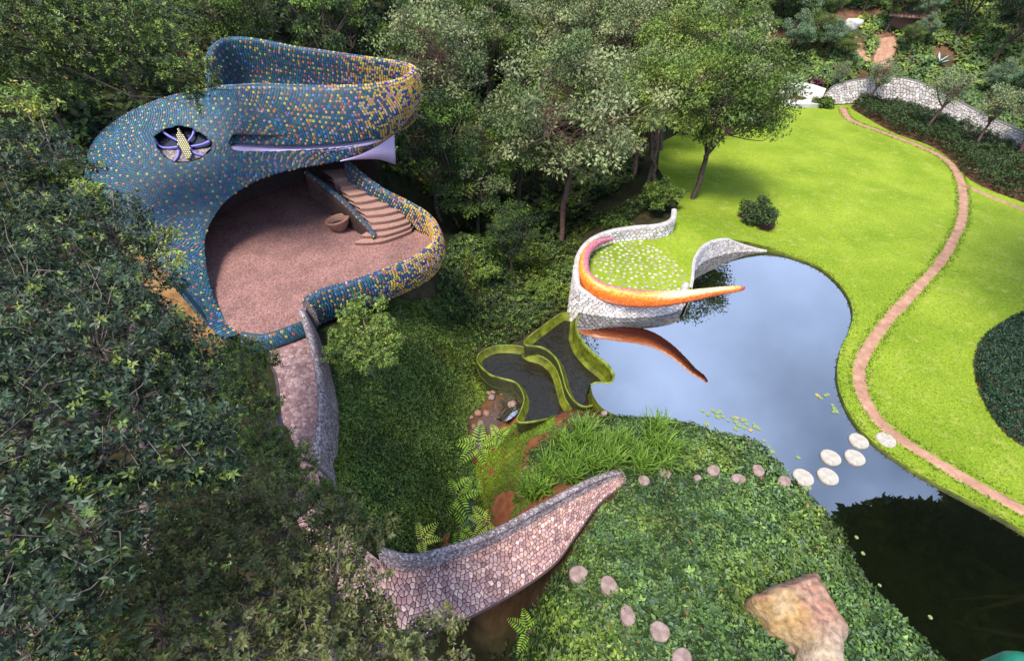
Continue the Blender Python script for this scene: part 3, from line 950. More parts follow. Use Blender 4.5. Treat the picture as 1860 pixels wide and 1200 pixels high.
# top bowl: rim loop, inner wall, deck, far outer wall
near_rim = [WY(a, b, c) for a, b, c in OUTER[9:]]
far_rim = [Wz(*q) for q in [(742, 117, 9.36), (700, 110, 9.42), (650, 103, 9.5), (590, 94, 9.6), (540, 87, 9.7), (485, 76, 9.88), (440, 70, 9.98), (405, 73, 9.98), (382, 88, 9.85), (374, 110, 9.6), (374, 138, 9.35)]]
RIM = spline(near_rim + far_rim, 360, True)
def loop_normals(Lp):
    t = nrm(np.roll(Lp, -1, 0) - np.roll(Lp, 1, 0))[:, :2]
    k = np.stack([-t[:, 1], t[:, 0]], 1)
    c = Lp[:, :2].mean(0)
    if np.mean(np.sum((Lp[:, :2] - c) * k, 1)) > 0:
        k = -k
    for _ in range(6):
        k = 0.5 * k + 0.25 * (np.roll(k, 1, 0) + np.roll(k, -1, 0))
    return np.column_stack([nrm(k), np.zeros(len(k))])
RN = loop_normals(RIM)          # points inward
prof = [(-0.02, -0.03), (0.03, 0.05), (0.12, 0.09), (0.22, 0.06), (0.27, -0.04), (0.26, -0.4), (0.20, -0.9), (0.18, -1.4), (0.22, -1.9), (0.5, -2.15)]
BOWL = np.stack([RIM + RN * o + np.array([0, 0, z]) for o, z in prof], 1)
grid_obj('upper_parapet', BOWL, M['shell'], HOUSE, closed_u=True)
_V, _T = sheet(RIM[:, :2] + RN[:, :2] * 0.3, lambda x, y: 7.25 + 0 * x, 0.8)
mobj('upper_deck', _V, _T, M['terrace'], HOUSE)
nfar = RIM[int(360 * 0.46):int(360 * 0.98)]
nfn = RN[int(360 * 0.46):int(360 * 0.98)]
FARW = np.stack([nfar + nfn * o + np.array([0, 0, z]) for o, z in ((-0.02, -0.03), (-0.18, -0.6), (-0.22, -1.3), (-0.1, -2.1), (0.35, -2.8))], 1)
grid_obj('far_wall', FARW, M['shell'], HOUSE)
# mouth lining: from the lips in to the throat
CEN = np.array([-10.2, 25.0, 4.7])
ENDC = spline_u([(-12.6, 15.6, 3.3), (-13.4, 17.0, 3.3), (-14.0, 18.8, 3.3), (-14.1, 20.5, 3.4), (-13.8, 22.0, 3.6), (-13.2, 23.0, 4.0), (-12.2, 24.0, 4.4), (-11.2, 24.8, 4.7)] + [tuple(CEN)] * 8, NU)
ww = np.linspace(0, 1, 24)
LIN = Iu[:, None] * (1 - ww)[None, :, None] + ENDC[:, None] * ww[None, :, None]
outw = nrm(Iu - np.array([-8.5, 17.5, 4.2]))
lb_ = np.interp(np.arange(NU) / NU * 15, [0, 2, 6, 9, 15], [.9, 2.0, 2.0, 1.2, .9])
LIN = LIN + outw[:, None] * lb_[:, None, None] * (np.sin(np.pi * ww ** .7))[None, :, None]
LIN[:, :, 2] = np.maximum(LIN[:, :, 2], T0 - 0.5)
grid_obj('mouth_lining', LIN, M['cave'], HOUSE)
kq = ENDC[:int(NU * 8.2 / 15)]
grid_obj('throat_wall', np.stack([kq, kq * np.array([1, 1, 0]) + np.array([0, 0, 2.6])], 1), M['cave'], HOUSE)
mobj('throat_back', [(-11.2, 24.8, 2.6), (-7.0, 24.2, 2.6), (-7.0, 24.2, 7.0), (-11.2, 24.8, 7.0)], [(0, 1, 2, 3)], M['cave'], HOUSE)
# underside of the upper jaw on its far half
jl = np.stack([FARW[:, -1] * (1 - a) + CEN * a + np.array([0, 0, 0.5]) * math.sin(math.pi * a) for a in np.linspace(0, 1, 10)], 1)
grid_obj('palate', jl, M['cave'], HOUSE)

# lip strip inside the long slot
SL = spline_u([(416, 268), (450, 271), (500, 272.5), (560, 271.5), (620, 266.5), (664, 259.5), (696, 252)], 80)
def face_pt(px, py):
    a, b = _fpx, _fpy
    i = np.argmin((a - px) ** 2 + (b - py) ** 2)
    return FACE.reshape(-1, 3)[i]
_fpx, _fpy = proj(FACE.reshape(-1, 3))
lipc = np.array([face_pt(a, b) for a, b in SL])
for _ in range(6):
    lipc[1:-1] = 0.5 * lipc[1:-1] + 0.25 * (lipc[2:] + lipc[:-2])
lt = nrm(np.gradient(lipc, axis=0)); lo = nrm(np.cross(lt, np.array([0, 0, 1.0])))
lo = np.where(lo[:, 1:2] > 0, -lo, lo)
wdt = np.interp(np.linspace(0, 1, 80), [0, .08, .5, .85, 1], [.3, 1, 1.1, .8, .4])[:, None]
lprof = [(-0.03, -0.17), (0.015, -0.11), (-0.02, -0.05), (-0.10, -0.01), (-0.38, 0.06)]
LIPG = np.stack([lipc + lo * o * wdt + np.array([0, 0, z]) * wdt for o, z in lprof], 1)
grid_obj('lip_strip', LIPG, M['lilac'], HOUSE)
grid_obj('slot_back', np.stack([lipc + lo * o * wdt + np.array([0, 0, z]) * wdt for o, z in ((-.36, -.1), (-.36, .5), (-.05, .55))], 1), M['cave'], HOUSE)  # dark strip: the slot's shaded depth put into its colour

# fang hanging under the beak
FT = spline_u([WY(618, 291, 20.15), WY(655, 280, 20.45), WY(690, 262, 20.95), WY(716, 244, 21.6)], 30)
FB = spline_u([WY(622, 292, 20.2), WY(655, 289.5, 20.5), WY(690, 290, 20.9), WY(719, 299, 21.35)], 30)
fg = []
for side, off in ((0, np.array([0, -0.05, 0])), (1, np.array([-0.05, 0.35, 0.05]))):
    fg.append([FT + off * 1.0, FT * .5 + FB * .5 + off * (1.0 if side == 0 else .7) + np.array([0, -0.06 if side == 0 else 0, 0]), FB + off * .2])
FG = np.stack([fg[0][0], fg[0][1], fg[0][2], fg[1][2], fg[1][1], fg[1][0]], 1)
grid_obj('fang', FG, M['lilac'], HOUSE)
mobj('fang_edge', FG[-1], [(0, 1, 2, 3, 4, 5)], M['lilac'], HOUSE)

# eye: dark glass set back, ribs, patterned pupil
eye_root_c = face_pt(333, 262)
def fidx(px, py):
    return int(np.argmin((_fpx - px) ** 2 + (_fpy - py) ** 2))
fu, fv = divmod(fidx(333, 262), NV)
en = nrm(np.cross(FACE[fu + 2, fv] - FACE[fu - 2, fv], FACE[fu, fv + 2] - FACE[fu, fv - 2]))
if en[1] > 0:
    en = -en
def eye_pt(px, py, back):
    """point on the eye plane set back by `back`"""
    d = ray(px, py)
    o = np.array([0, 0, CAM_H])
    c = eye_root_c - en * back
    return o + d * (((c - o) @ en) / (d @ en))
EYE_S = spline(EYE, 48, True)
rimo = np.array([face_pt(a, b) for a, b in EYE_S])
back = np.array([eye_pt(332 + (a - 332) * 1.0, 262 + (b - 262) * 1.0, 0.42) for a, b in EYE_S])
rim0 = np.array([face_pt(332 + (a - 332) * 1.05, 262 + (b - 262) * 1.05) for a, b in EYE_S])
grid_obj('eye_socket', np.stack([rim0, rimo * .7 + back * .3, back], 1), M['shell'], HOUSE, closed_u=True)
EYEO = mobj('eye', back, [tuple(range(48))], M['dark_glass'], HOUSE, label='dark glazed almond eye window with violet ribs')
low = [(286, 270), (300, 272), (330, 274), (360, 272), (383, 268), (368, 284), (346, 293), (318, 294), (298, 283)]
mobj('lower_pane', [eye_pt(a, b, 0.36) for a, b in low], [tuple(range(len(low)))], M['grey_mosaic'], EYEO)
for ln in ([(279, 252), (290, 266), (305, 269), (324, 267)], [(293, 236), (305, 246), (323, 256)], [(354, 236), (349, 248), (341, 258)], [(382, 257), (366, 263), (343, 267)], [(325, 274), (323, 284), (316, 294)], [(345, 271), (356, 279), (371, 283)]):
    p = spline([eye_pt(a, b, 0.30) for a, b in ln], 12)
    V, F = tube(p, np.interp(np.linspace(0, 1, 12), [0, .3, 1], [.085, .05, .05]), 8)
    mobj('eye_rib', V, F, M['eye_rib'], EYEO, True)
pup = [(324, 231), (329, 240), (342, 258), (345, 268), (347, 280), (345, 289), (338, 287), (330, 274), (323, 262), (321, 248)]
pv = [eye_pt(a, b, 0.16) for a, b in pup] + [eye_pt(a, b, 0.30) for a, b in pup]
npu = len(pup)
PUP = mobj('pupil', pv, [tuple(range(npu))] + [(i, i + npu, (i + 1) % npu + npu, (i + 1) % npu) for i in range(npu)], M['pupil'], EYEO)
mbd = MB()
for gx in np.arange(318, 350, 3.6):
    for gi, gy in enumerate(np.arange(232, 292, 3.4)):
        x = gx + (gi % 2) * 1.8 
        if pip(np.array([x]), np.array([gy]), pup)[0]:
            c = eye_pt(x, gy, 0.13)
            a = nrm(np.cross(en, (0, 0, 1))); b = np.cross(a, en)
            th = np.linspace(0, 2 * np.pi, 6, endpoint=False)
            ringp = c + 0.034 * (np.cos(th)[:, None] * a + np.sin(th)[:, None] * b)
            mbd.add(np.vstack([ringp - en * 0.03, ringp * .7 + c * .3 + en * 0.02]), [tuple(range(6, 12))] + [(i, (i + 1) % 6, 6 + (i + 1) % 6, 6 + i) for i in range(6)])
mbd.obj('pupil_dots', M['pupil_dot'], PUP, kind='stuff')

# lower jaw: terrace floor, parapet, threshold
lipline = [Wz(*q, T0) for q in [(436, 606), (470, 611), (490, 607), (522, 596), (552, 584)]]
PAR = [(556, 548, 3.84), (562, 538, 3.92), (590, 526, 3.97), (640, 511, 4.0), (700, 490, 4.05), (750, 469, 4.13), (783, 447, 4.22), (794, 425, 4.32), (788, 403, 4.45), (772, 385, 4.6), (740, 366, 4.8), (692, 341, 5.2), (655, 314, 5.7), (630, 292, 6.05)]
par_s = spline([Wz(*q) for q in PAR], 220)
pt_ = nrm(np.gradient(par_s, axis=0)); pn = nrm(np.stack([pt_[:, 1], -pt_[:, 0], 0 * pt_[:, 0]], 1))
if np.mean(np.sum((par_s - par_s.mean(0)) * pn, 1)) < 0:
    pn = -pn
hin = par_s[:, 2] - T0 + 0.1
rise = np.interp(np.linspace(0, 1, 220), [0, .5, .62, 1], [0, 0, .0, 1.5])
hin = hin - rise
prf = [(-0.16, -1.0, 1), (-0.18, -0.5, 1), (-0.17, -0.06, 0), (-0.10, 0.0, 0), (0.02, 0.02, 0), (0.12, -0.05, 0), (0.20, -0.25, 0), (0.26, -0.6, 0), (0.22, -1.0, 0), (0.02, -1.4, 0), (-0.5, -1.75, 0)]
JAW = np.stack([par_s + pn * o + np.column_stack([0 * hin, 0 * hin, (z * hin if k else z + 0 * hin)]) for o, z, k in prf], 1)
JO = grid_obj('lower_parapet', JAW, M['shell'], HOUSE)
mobj('end_cap', JAW[0], [tuple(range(JAW.shape[1]))], M['grey_mosaic'], JO)
base_in = (par_s - pn * 0.1)[:, :2]
TERR = np.vstack([np.array(lipline)[:, :2], base_in[:200], np.array([[-7.2, 23.5], [-10, 25.5], [-14.6, 23.2], [-15.2, 20.5], [-14.6, 17.6], [-12.4, 14.8]])])
_V, _T = sheet(TERR, lambda x, y: T0 + 0 * x, 0.5)
mobj('terrace_floor', _V, _T, M['terrace'], HOUSE)
und = np.vstack([JAW[:170, -1]])
uc = np.array([-8.0, 17.5, 0.6])
UG = np.stack([und * (1 - a) + uc * a for a in np.linspace(0, 1, 6)], 1)
grid_obj('jaw_underside', UG, M['clay'], HOUSE)
ll = spline(lipline, 60)
lb = ll + np.array([0.03, -0.28, -0.42])
THR = np.stack([ll + np.array([0, 0.12, 0.004]), ll + np.array([0, 0, 0.01]), ll * .6 + lb * .4 + np.array([0, -.05, 0.02]), lb], 1)
grid_obj('threshold', THR, M['shell'], HOUSE)

# stairs with curved treads
SL_ = spline_u([Wz(*q) for q in [(664, 447, 3.5), (678, 428, 3.66), (663, 402, 4.0), (640, 376, 4.4), (612, 343, 4.85), (584, 308, 5.3)]], 12)
SR_ = spline_u([Wz(*q) for q in [(748, 424, 3.5), (744, 413, 3.68), (722, 393, 4.0), (688, 365, 4.4), (652, 335, 4.85), (618, 306, 5.3)]], 12)
for i in range(10):
    zt = T0 + 0.18 * (i + 1)
    a0, b0 = SL_[i], SR_[i]; a1, b1 = SL_[i + 1], SR_[i + 1]
    fwd = nrm(np.array([*(a1 + b1 - a0 - b0)[:2], 0]))
    sag = 0.16 if i > 1 else (0.34, 0.26)[i]
    s = np.linspace(0, 1, 15)[:, None]
    front = a0 * (1 - s) + b0 * s - fwd * sag * np.sin(np.pi * s) ** 0.7
    if i < 2:
        front[:5] = front[:5] - np.array([0.30, 0, 0]) * (np.linspace(1, 0, 5)[:, None] ** 2) * (1.6 - .5 * i) + fwd * 0.05
    rear = a1 * (1 - s) + b1 * s + fwd * 0.5
    rows = [(front + fwd * 0.05, T0 - 0.05), (front, zt - 0.06), (front - fwd * 0.012, zt - 0.02), (front + fwd * 0.03, zt), (rear, zt)]
    G = np.zeros((15, 5, 3))
    for j, (p, z) in enumerate(rows):
        G[:, j] = p; G[:, j, 2] = z
    grid_obj('step', G, M['step'], HOUSE, smooth=False)
bal = spline([Wz(*q) for q in [(682, 428, 3.86), (672, 414, 4.05), (650, 391, 4.38), (620, 361, 4.8), (588, 334, 5.2), (556, 311, 5.65)]], 60)
bt = nrm(np.gradient(bal, axis=0)); bn = nrm(np.stack([bt[:, 1], -bt[:, 0], 0 * bt[:, 0]], 1))
BAL = np.stack([bal + bn * o + np.array([0, 0, z]) for o, z in ((-.13, -1.2), (-.13, -.5), (-.12, -.06), (-.05, .02), (.05, .02), (.12, -.06), (.13, -.5), (.13, -1.2))], 1)
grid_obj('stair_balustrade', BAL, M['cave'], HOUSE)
th = np.linspace(0, np.pi, 7)
door = WY(575, 300, 24.0)

# ------------------------------------------------------------------ ceramic rings
BASEC = np.array([(0.007, 0.062, 0.100), (0.007, 0.044, 0.096), (0.010, 0.082, 0.112), (0.006, 0.032, 0.100), (0.010, 0.068, 0.080), (0.016, 0.105, 0.135)])
HOTC = np.array([.72, .72, .8]) * np.array([(0.62, 0.22, 0.025), (0.66, 0.43, 0.035), (0.58, 0.12, 0.03), (0.55, 0.30, 0.40), (0.66, 0.50, 0.06), (0.10, 0.22, 0.55), (0.015, 0.03, 0.24), (0.50, 0.09, 0.04), (0.62, 0.30, 0.05)])
RC, RNn, RR, RCOL = [], [], [], []

def add_rings(P, pitch, hot, skip=None, flip_to=None, row_off=0.5, rad=None, maxv=None):
    """rows parallel to the first edge of grid P (v=0), rings along each row"""
    nu, nv = P.shape[:2]
    dv = np.linalg.norm(np.diff(P, axis=1), axis=2)
    AL = np.concatenate([np.zeros((nu, 1)), np.cumsum(dv, 1)], 1)
    du = np.gradient(P, axis=0); dvv = np.gradient(P, axis=1)
    N = nrm(np.cross(du, dvv))
    rad = rad or pitch * 0.45
    nrow = int(AL[:, -1].max() / (pitch * 0.88))
    for r in range(nrow):
        d = (r + row_off) * pitch * 0.88
        ok = AL[:, -1] > d
        if not ok.any():
            continue
        pos = np.zeros((nu, 3)); nor = np.zeros((nu, 3))
        for k in range(nu):
            if ok[k]:
                j = min(int(np.searchsorted(AL[k], d)) - 1, nv - 2)
                f = (d - AL[k, j]) / max(AL[k, j + 1] - AL[k, j], 1e-9)
                pos[k] = P[k, j] * (1 - f) + P[k, j + 1] * f
                nor[k] = N[k, j] * (1 - f) + N[k, j + 1] * f
        segs = np.split(np.arange(nu), np.where(np.diff(ok.astype(int)) != 0)[0] + 1)
        for sg in segs:
            if not ok[sg[0]] or len(sg) < 2:
                continue
            p = pos[sg]; n = nor[sg]
            L = np.concatenate([[0], np.cumsum(np.linalg.norm(np.diff(p, axis=0), axis=1))])
            q = np.arange((r % 2) * pitch / 2, L[-1], pitch)
            pp = np.stack([np.interp(q, L, p[:, c]) for c in range(3)], 1)
            nn_ = nrm(np.stack([np.interp(q, L, n[:, c]) for c in range(3)], 1))
            keep = np.ones(len(pp), bool)
            if skip is not None:
                keep &= ~skip(pp)
            pp, nn_ = pp[keep], nn_[keep]
            ki_ = np.arange(len(q))[keep]
            for a, b, ii in zip(pp, nn_, ki_):
                h = hot(a)
                if h < .16:
                    ish = (r % 3 == 0) and ((ii + (r // 3) % 2) % 3 == 0) and rng.random() < h * 9
                elif h < .45:
                    ish = ((r % 2 == 0) and ((ii + r // 2) % 2 == 0) and rng.random() < h * 3.2) or rng.random() < .04
                else:
                    ish = rng.random() < h
                jit = rng.uniform(.85, 1.15)
                hp = HOTC[[1, 4, 8, 1, 0, 4, 8, 3, 6]] if h > .55 else HOTC
                c = (hp[rng.integers(len(hp))] if ish else BASEC[rng.integers(len(BASEC))]) * jit
                RC.append(a); RNn.append(b); RR.append(rad * rng.uniform(.92, 1.05)); RCOL.append(c)

def hot_face(p):
    return float(np.interp(p[0], [-15, -12, -10.5, -7.5, -5.5, -4.4], [.10, .12, .20, .38, .62, .92]))
def hot_jaw(p):
    return float(np.interp(p[0], [-9.5, -8, -6, -4.2, -3.4], [.16, .20, .34, .70, .92]))
def hot_bowl(p):
    return float(np.interp(p[0], [-13.5, -11, -8, -5.5, -4.4], [.14, .20, .42, .72, .95]))
# orient: FACE normal must look outwards
fl_ = FACE[:, ::-1]
N0 = np.cross(fl_[NU // 2 + 1, 40] - fl_[NU // 2, 40], fl_[NU // 2, 41] - fl_[NU // 2, 40])
FACE_R = fl_ if N0[1] < 0 else fl_[::-1]
add_rings(FACE_R, 0.120, hot_face, skip=lambda p: in_holes(p, 1.5))
BOWL_R = np.concatenate([BOWL, BOWL[:2]], 0)
Nb = np.cross(BOWL_R[61] - BOWL_R[60], BOWL_R[60, None, 3] - BOWL_R[60, None, 2])
def outward(P, test):
    """flip u so that cross(du, dv) points where test(P, N) wants"""
    N = np.cross(np.gradient(P, axis=0), np.gradient(P, axis=1))
    return P if test(P, N) else P[::-1]
BOWL_R = outward(BOWL_R, lambda P, N: N[:, 2:4, 2].mean() > 0)
add_rings(BOWL_R, 0.120, hot_bowl, row_off=0.2)
FARW_R = outward(FARW, lambda P, N: np.mean(np.sum(N[:, 1] * -nfn[:len(N)], 1)) > 0)
JAW_R = outward(JAW, lambda P, N: N[:, 4, 2].mean() > 0)
add_rings(JAW_R, 0.115, hot_jaw, row_off=0.3)
BAL_R = outward(BAL, lambda P, N: N[:, 3, 2].mean() > 0)
add_rings(BAL_R[:, 2:6], 0.085, lambda p: .11)
THR_R = outward(THR, lambda P, N: N[:, 1, 2].mean() > 0)
add_rings(THR_R[:, 1:], 0.13, lambda p: .16)
RC = np.array(RC); RNn = np.array(RNn); RR = np.array(RR); RCOL = np.array(RCOL)

def ring_template(n=6):
    th = np.linspace(0, 2 * np.pi, n, endpoint=False)
    c, s = np.cos(th), np.sin(th)
    rings = [(1.0, -0.25), (0.90, 0.32), (0.56, 0.40), (0.36, -0.1)]
    V = np.vstack([np.column_stack([r * c, r * s, np.full(n, z)]) for r, z in rings])
    F = []
    for k in range(len(rings) - 1):
        for i in range(n):
            j = (i + 1) % n
            F.append((k * n + i, k * n + j, (k + 1) * n + j, (k + 1) * n + i))
    return V, np.array(F)
RV, RF = ring_template()
def frames(N):
    ref = np.where(np.abs(N[:, 2:3]) < 0.9, np.array([[0, 0, 1.0]]), np.array([[1.0, 0, 0]]))
    a = nrm(np.cross(ref, N)); b = np.cross(N, a)
    return a, b
ra, rb = frames(RNn)
# the 300 rings that show largest (nearest, facing the viewer) are pieces of their own; the rest is one mosaic
dcam = np.linalg.norm(RC - np.array([0, 0, CAM_H]), axis=1)
face_cam = np.sum(RNn * nrm(np.array([0, 0, CAM_H]) - RC), 1)
rpx, rpy = proj(RC)
vis = (np.hypot((rpx - 470) / 90, (rpy - 215) / 45) < 1.25) & (face_cam > 0.3)
score = np.where(vis, -np.hypot((rpx - 480) / 2.0, rpy - 215), -1e6)
sel = np.argsort(-score)[:300]
rest = np.setdiff1d(np.arange(len(RC)), sel)
VV = RC[rest, None] + RR[rest, None, None] * (RV[None, :, 0:1] * ra[rest, None] + RV[None, :, 1:2] * rb[rest, None] + RV[None, :, 2:3] * RNn[rest, None])
FF = (RF[None] + (np.arange(len(rest)) * len(RV))[:, None, None]).reshape(-1, 4)
cc = np.repeat(RCOL[rest], len(RV), 0)
mobj('ring_mosaic', VV.reshape(-1, 3), FF, M['ring'], HOUSE, False, cc, kind='stuff')
pal = {}
for i in sel:
    key = tuple(np.round(RCOL[i] * 14) / 14)
    if key not in pal:
        pal[key] = make_mesh('ceramic_ring', RV, RF, False, np.tile(RCOL[i], (len(RV), 1)))
    o = obj('ceramic_ring', pal[key], M['ring'], HOUSE)
    mt = np.eye(4)
    mt[:3, 0] = ra[i] * RR[i]; mt[:3, 1] = rb[i] * RR[i]; mt[:3, 2] = RNn[i] * RR[i]; mt[:3, 3] = RC[i]
    o.matrix_local = Matrix(mt.tolist())
print('rings', len(RC))
# waterspout at the nose
sp_ = WY(747, 205, 22.9)
V, F = tube([sp_, sp_ + np.array([.25, .05, -.12]), sp_ + np.array([.55, .1, -.3])], [.05, .05, .045], 8)
mobj('waterspout', V, F, M['twig'], HOUSE, True)

# clay planter standing under the stair balustrade
pc_ = Wz(618, 418, T0)
PLT = thing('clay_planter', 'round clay planter bowl beside the stairs on the pebble terrace', 'planter', pc_)
th = np.linspace(0, 2 * np.pi, 24, endpoint=False)
prof = [(0.20, 0.0), (0.32, 0.12), (0.44, 0.34), (0.50, 0.52), (0.52, 0.58), (0.46, 0.60), (0.40, 0.54), (0.30, 0.30)]
G = np.stack([np.column_stack([r * np.cos(th) * 1.1, r * np.sin(th), np.full(24, z) + 0.10 * np.cos(th)* (z / .6)]) for r, z in prof], 1)
grid_obj('bowl', G, M['clay'], PLT, closed_u=True)
mobj('soil', np.column_stack([.31 * np.cos(th), .30 * np.sin(th), np.full(24, .34)]), [tuple(range(24))], M['cave'], PLT)

# ochre earth cut below the left of the head
EC = spline_u([WY(*q) for q in [(410, 622, 12.35), (372, 590, 12.9), (325, 535, 13.9), (270, 470, 15.4), (225, 420, 17.0)]], 30)
ED = spline_u([WY(*q) for q in [(402, 650, 11.9), (358, 618, 12.2), (308, 560, 13.2), (250, 490, 14.8), (205, 440, 16.4)]], 30)
eg = np.stack([EC * (1 - a) + ED * a + np.array([-.12, -.1, .05]) * math.sin(math.pi * a) + 0.025 * rng.normal(size=(30, 3)) for a in np.linspace(-0.15, 1.6, 9)], 1)
grid_obj('earth_bank', eg, M['ochre'], None, kind='structure')

# ------------------------------------------------------------------ hex-cell stones with shaken corners
def stone_cells(Ls, Lt, cell, seed, jit=0.26):
    r2 = np.random.default_rng(seed)
    h = cell * math.sqrt(3) / 2
    cache = {}
    def corner(x, y):
        k = (round(x / cell * 20), round(y / cell * 20))
        if k not in cache:
            cache[k] = np.array([x, y]) + r2.uniform(-jit, jit, 2) * cell
        return cache[k]
    out = []
    R_ = cell / math.sqrt(3)
    j = 0; y = 0.0
    while y < Lt + cell * 0.3:
        x = (j % 2) * cell / 2
        while x < Ls + cell * 0.3:
            cs = np.array([corner(x + R_ * math.cos(math.pi / 6 + k * math.pi / 3), y + R_ * math.sin(math.pi / 6 + k * math.pi / 3)) for k in range(6)])
            cs[:, 0] = np.clip(cs[:, 0], 0, Ls); cs[:, 1] = np.clip(cs[:, 1], 0, Lt)
            c = cs.mean(0)
            a = 0.5 * abs(np.sum(cs[:, 0] * np.roll(cs[:, 1], -1) - np.roll(cs[:, 0], -1) * cs[:, 1]))
            if a > cell * cell * 0.12:
                out.append((c, cs))
            x += cell
        y += h; j += 1
    return out

def lay_stones(mapper, Ls, Lt, cell, parent, palette, name, mat, nmax=300, seed=1, gap=0.07, proud=0.03, keep=None, jit=0.26, rank=None):
    cells = stone_cells(Ls, Lt, cell, seed, jit)
    r2 = np.random.default_rng(seed + 50)
    items = []
    for c, cs in cells:
        P0, N0_ = mapper(c[None, 0], c[None, 1])
        if keep is not None and not keep(P0[0]):
            continue
        px_, py_ = proj(P0[0])
        sz = 1 / np.linalg.norm(P0[0] - np.array([0, 0, CAM_H]))
        if not (-20 < px_ < 1880 and -20 < py_ < 1220):
            sz *= 0.01
        items.append((sz if rank is None else rank(P0[0]), c, cs))
    items.sort(key=lambda q: -q[0])
    mb_V, mb_F, mb_C, nb = [], [], [], 0
    for idx, (sz, c, cs) in enumerate(items):
        pr = proud * r2.uniform(.6, 1.4)
        g = gap * cell / 2
        dirs = cs - c
        Ln = np.maximum(np.linalg.norm(dirs, axis=1, keepdims=True), 1e-6)
        o1 = c + dirs * np.maximum(0.2, (Ln - g) / Ln)
        o2 = c + dirs * np.maximum(0.15, (Ln - g - cell * 0.09) / Ln)
        A, An = mapper(o1[:, 0], o1[:, 1]); B, Bn = mapper(o2[:, 0], o2[:, 1])
        C, Cn = mapper(c[None, 0], c[None, 1])
        V = np.vstack([A - An * 0.02, A + An * pr * .55, B + Bn * pr, C + Cn * pr * 1.12])
        F = []
        for i in range(6):
            k = (i + 1) % 6
            F += [(i, k, 6 + k, 6 + i), (6 + i, 6 + k, 12 + k, 12 + i), (12 + i, 12 + k, 18)]
        col = palette[r2.integers(len(palette))] * r2.uniform(.78, 1.18)
        if idx < nmax:
            me = make_mesh(name, V - C[0], F, False, np.tile(col, (19, 1)))
            o = obj(name, me, mat, parent)
            o.location = tuple(float(q) for q in C[0])
        else:
            mb_V.append(V); mb_F += [tuple(q + nb for q in f) for f in F]; mb_C.append(np.tile(col, (19, 1))); nb += 19
    if mb_V:
        mobj(name + '_rest', np.vstack(mb_V), mb_F, mat, parent, False, np.vstack(mb_C), kind='stuff')

def ruled_mapper(A, B, up=None, flip=False):
    """A, B: polylines of same count; s along, t from A to B, both in metres"""
    LA = np.concatenate([[0], np.cumsum(np.linalg.norm(np.diff((A + B) / 2, axis=0), axis=1))])
    Lt = float(np.mean(np.linalg.norm(B - A, axis=1)))
    def f(s, t):
        s = np.asarray(s, float); t = np.asarray(t, float) / Lt
        a = np.stack([np.interp(s, LA, A[:, k]) for k in range(3)], 1)
        b = np.stack([np.interp(s, LA, B[:, k]) for k in range(3)], 1)
        a2 = np.stack([np.interp(s + .05, LA, A[:, k]) for k in range(3)], 1); a1 = np.stack([np.interp(s - .05, LA, A[:, k]) for k in range(3)], 1)
        n = nrm(np.cross(a2 - a1, b - a))
        if flip:
            n = -n
        return a * (1 - t)[:, None] + b * t[:, None], n
    return f, float(LA[-1]), Lt

# ------------------------------------------------------------------ path from the terrace, and the footbridge
UR = spline([Wz(*q) for q in [(552, 598, 3.0), (566, 640, 2.85), (577, 690, 2.65), (584, 745, 2.4), (581, 800, 2.2), (575, 850, 2.0), (615, 950, 1.75), (700, 1027, 1.55)]], 80)
UL = spline([Wz(*q) for q in [(486, 622, 3.05), (498, 680, 2.85), (503, 740, 2.6), (500, 800, 2.4), (505, 860, 2.2), (560, 985, 1.95), (640, 1110, 1.75), (716, 1180, 1.6)]], 80)
UP = np.stack([UL + np.array([0, 0, -0.5]), UL, UL * .5 + UR * .5, UR], 1)
UPATH = grid_obj('upper_path', UP, M['path_pebble'], None, kind='structure')

def wall_along(name, base, prof, mat, parent, top=None):
    t = nrm(np.gradient(base, axis=0)); n = nrm(np.stack([t[:, 1], -t[:, 0], 0 * t[:, 0]], 1))
    return n, lambda sgn: grid_obj(name, np.stack([base + n * o * sgn + np.array([0, 0, z]) for o, z in prof], 1), mat, parent)
UW = thing('path_wall', 'grey pebble-mosaic parapet curling down beside the upper path', 'wall', UR[10])
UW.location = (0, 0, 0)
uw_base = UR[:51].copy()
t = nrm(np.gradient(uw_base, axis=0)); n_ = nrm(np.stack([t[:, 1], -t[:, 0], 0 * t[:, 0]], 1))
if n_[10, 0] < 0:
    n_ = -n_
hgt = np.interp(np.linspace(0, 1, 51), [0, .15, .6, .85, 1], [1.0, .85, .75, .68, .5])[:, None] * np.array([0, 0, 1.0])
G = np.stack([uw_base - n_ * 0.02 - np.array([0, 0, .05]), uw_base + hgt * .5 + n_ * .02, uw_base + hgt * .92 + n_ * .05, uw_base + hgt + n_ * .13, uw_base + hgt * .97 + n_ * .22, uw_base + hgt * .7 + n_ * .30, uw_base + hgt * .2 + n_ * .36, uw_base - hgt * .5 + n_ * .42, uw_base - hgt * 1.2 + n_ * .45], 1)
G[-1] = G[-1] * .5 + (uw_base[-1] + n_[-1] * .2) * .5 - np.array([0, 0, .45])
PO = grid_obj('parapet', G, M['grey_mosaic'], UW)
mobj('end_cap', G[-1], [tuple(range(G.shape[1]))], M['grey_mosaic'], PO)
mobj('end_cap', G[0], [tuple(range(G.shape[1]))], M['grey_mosaic'], PO)

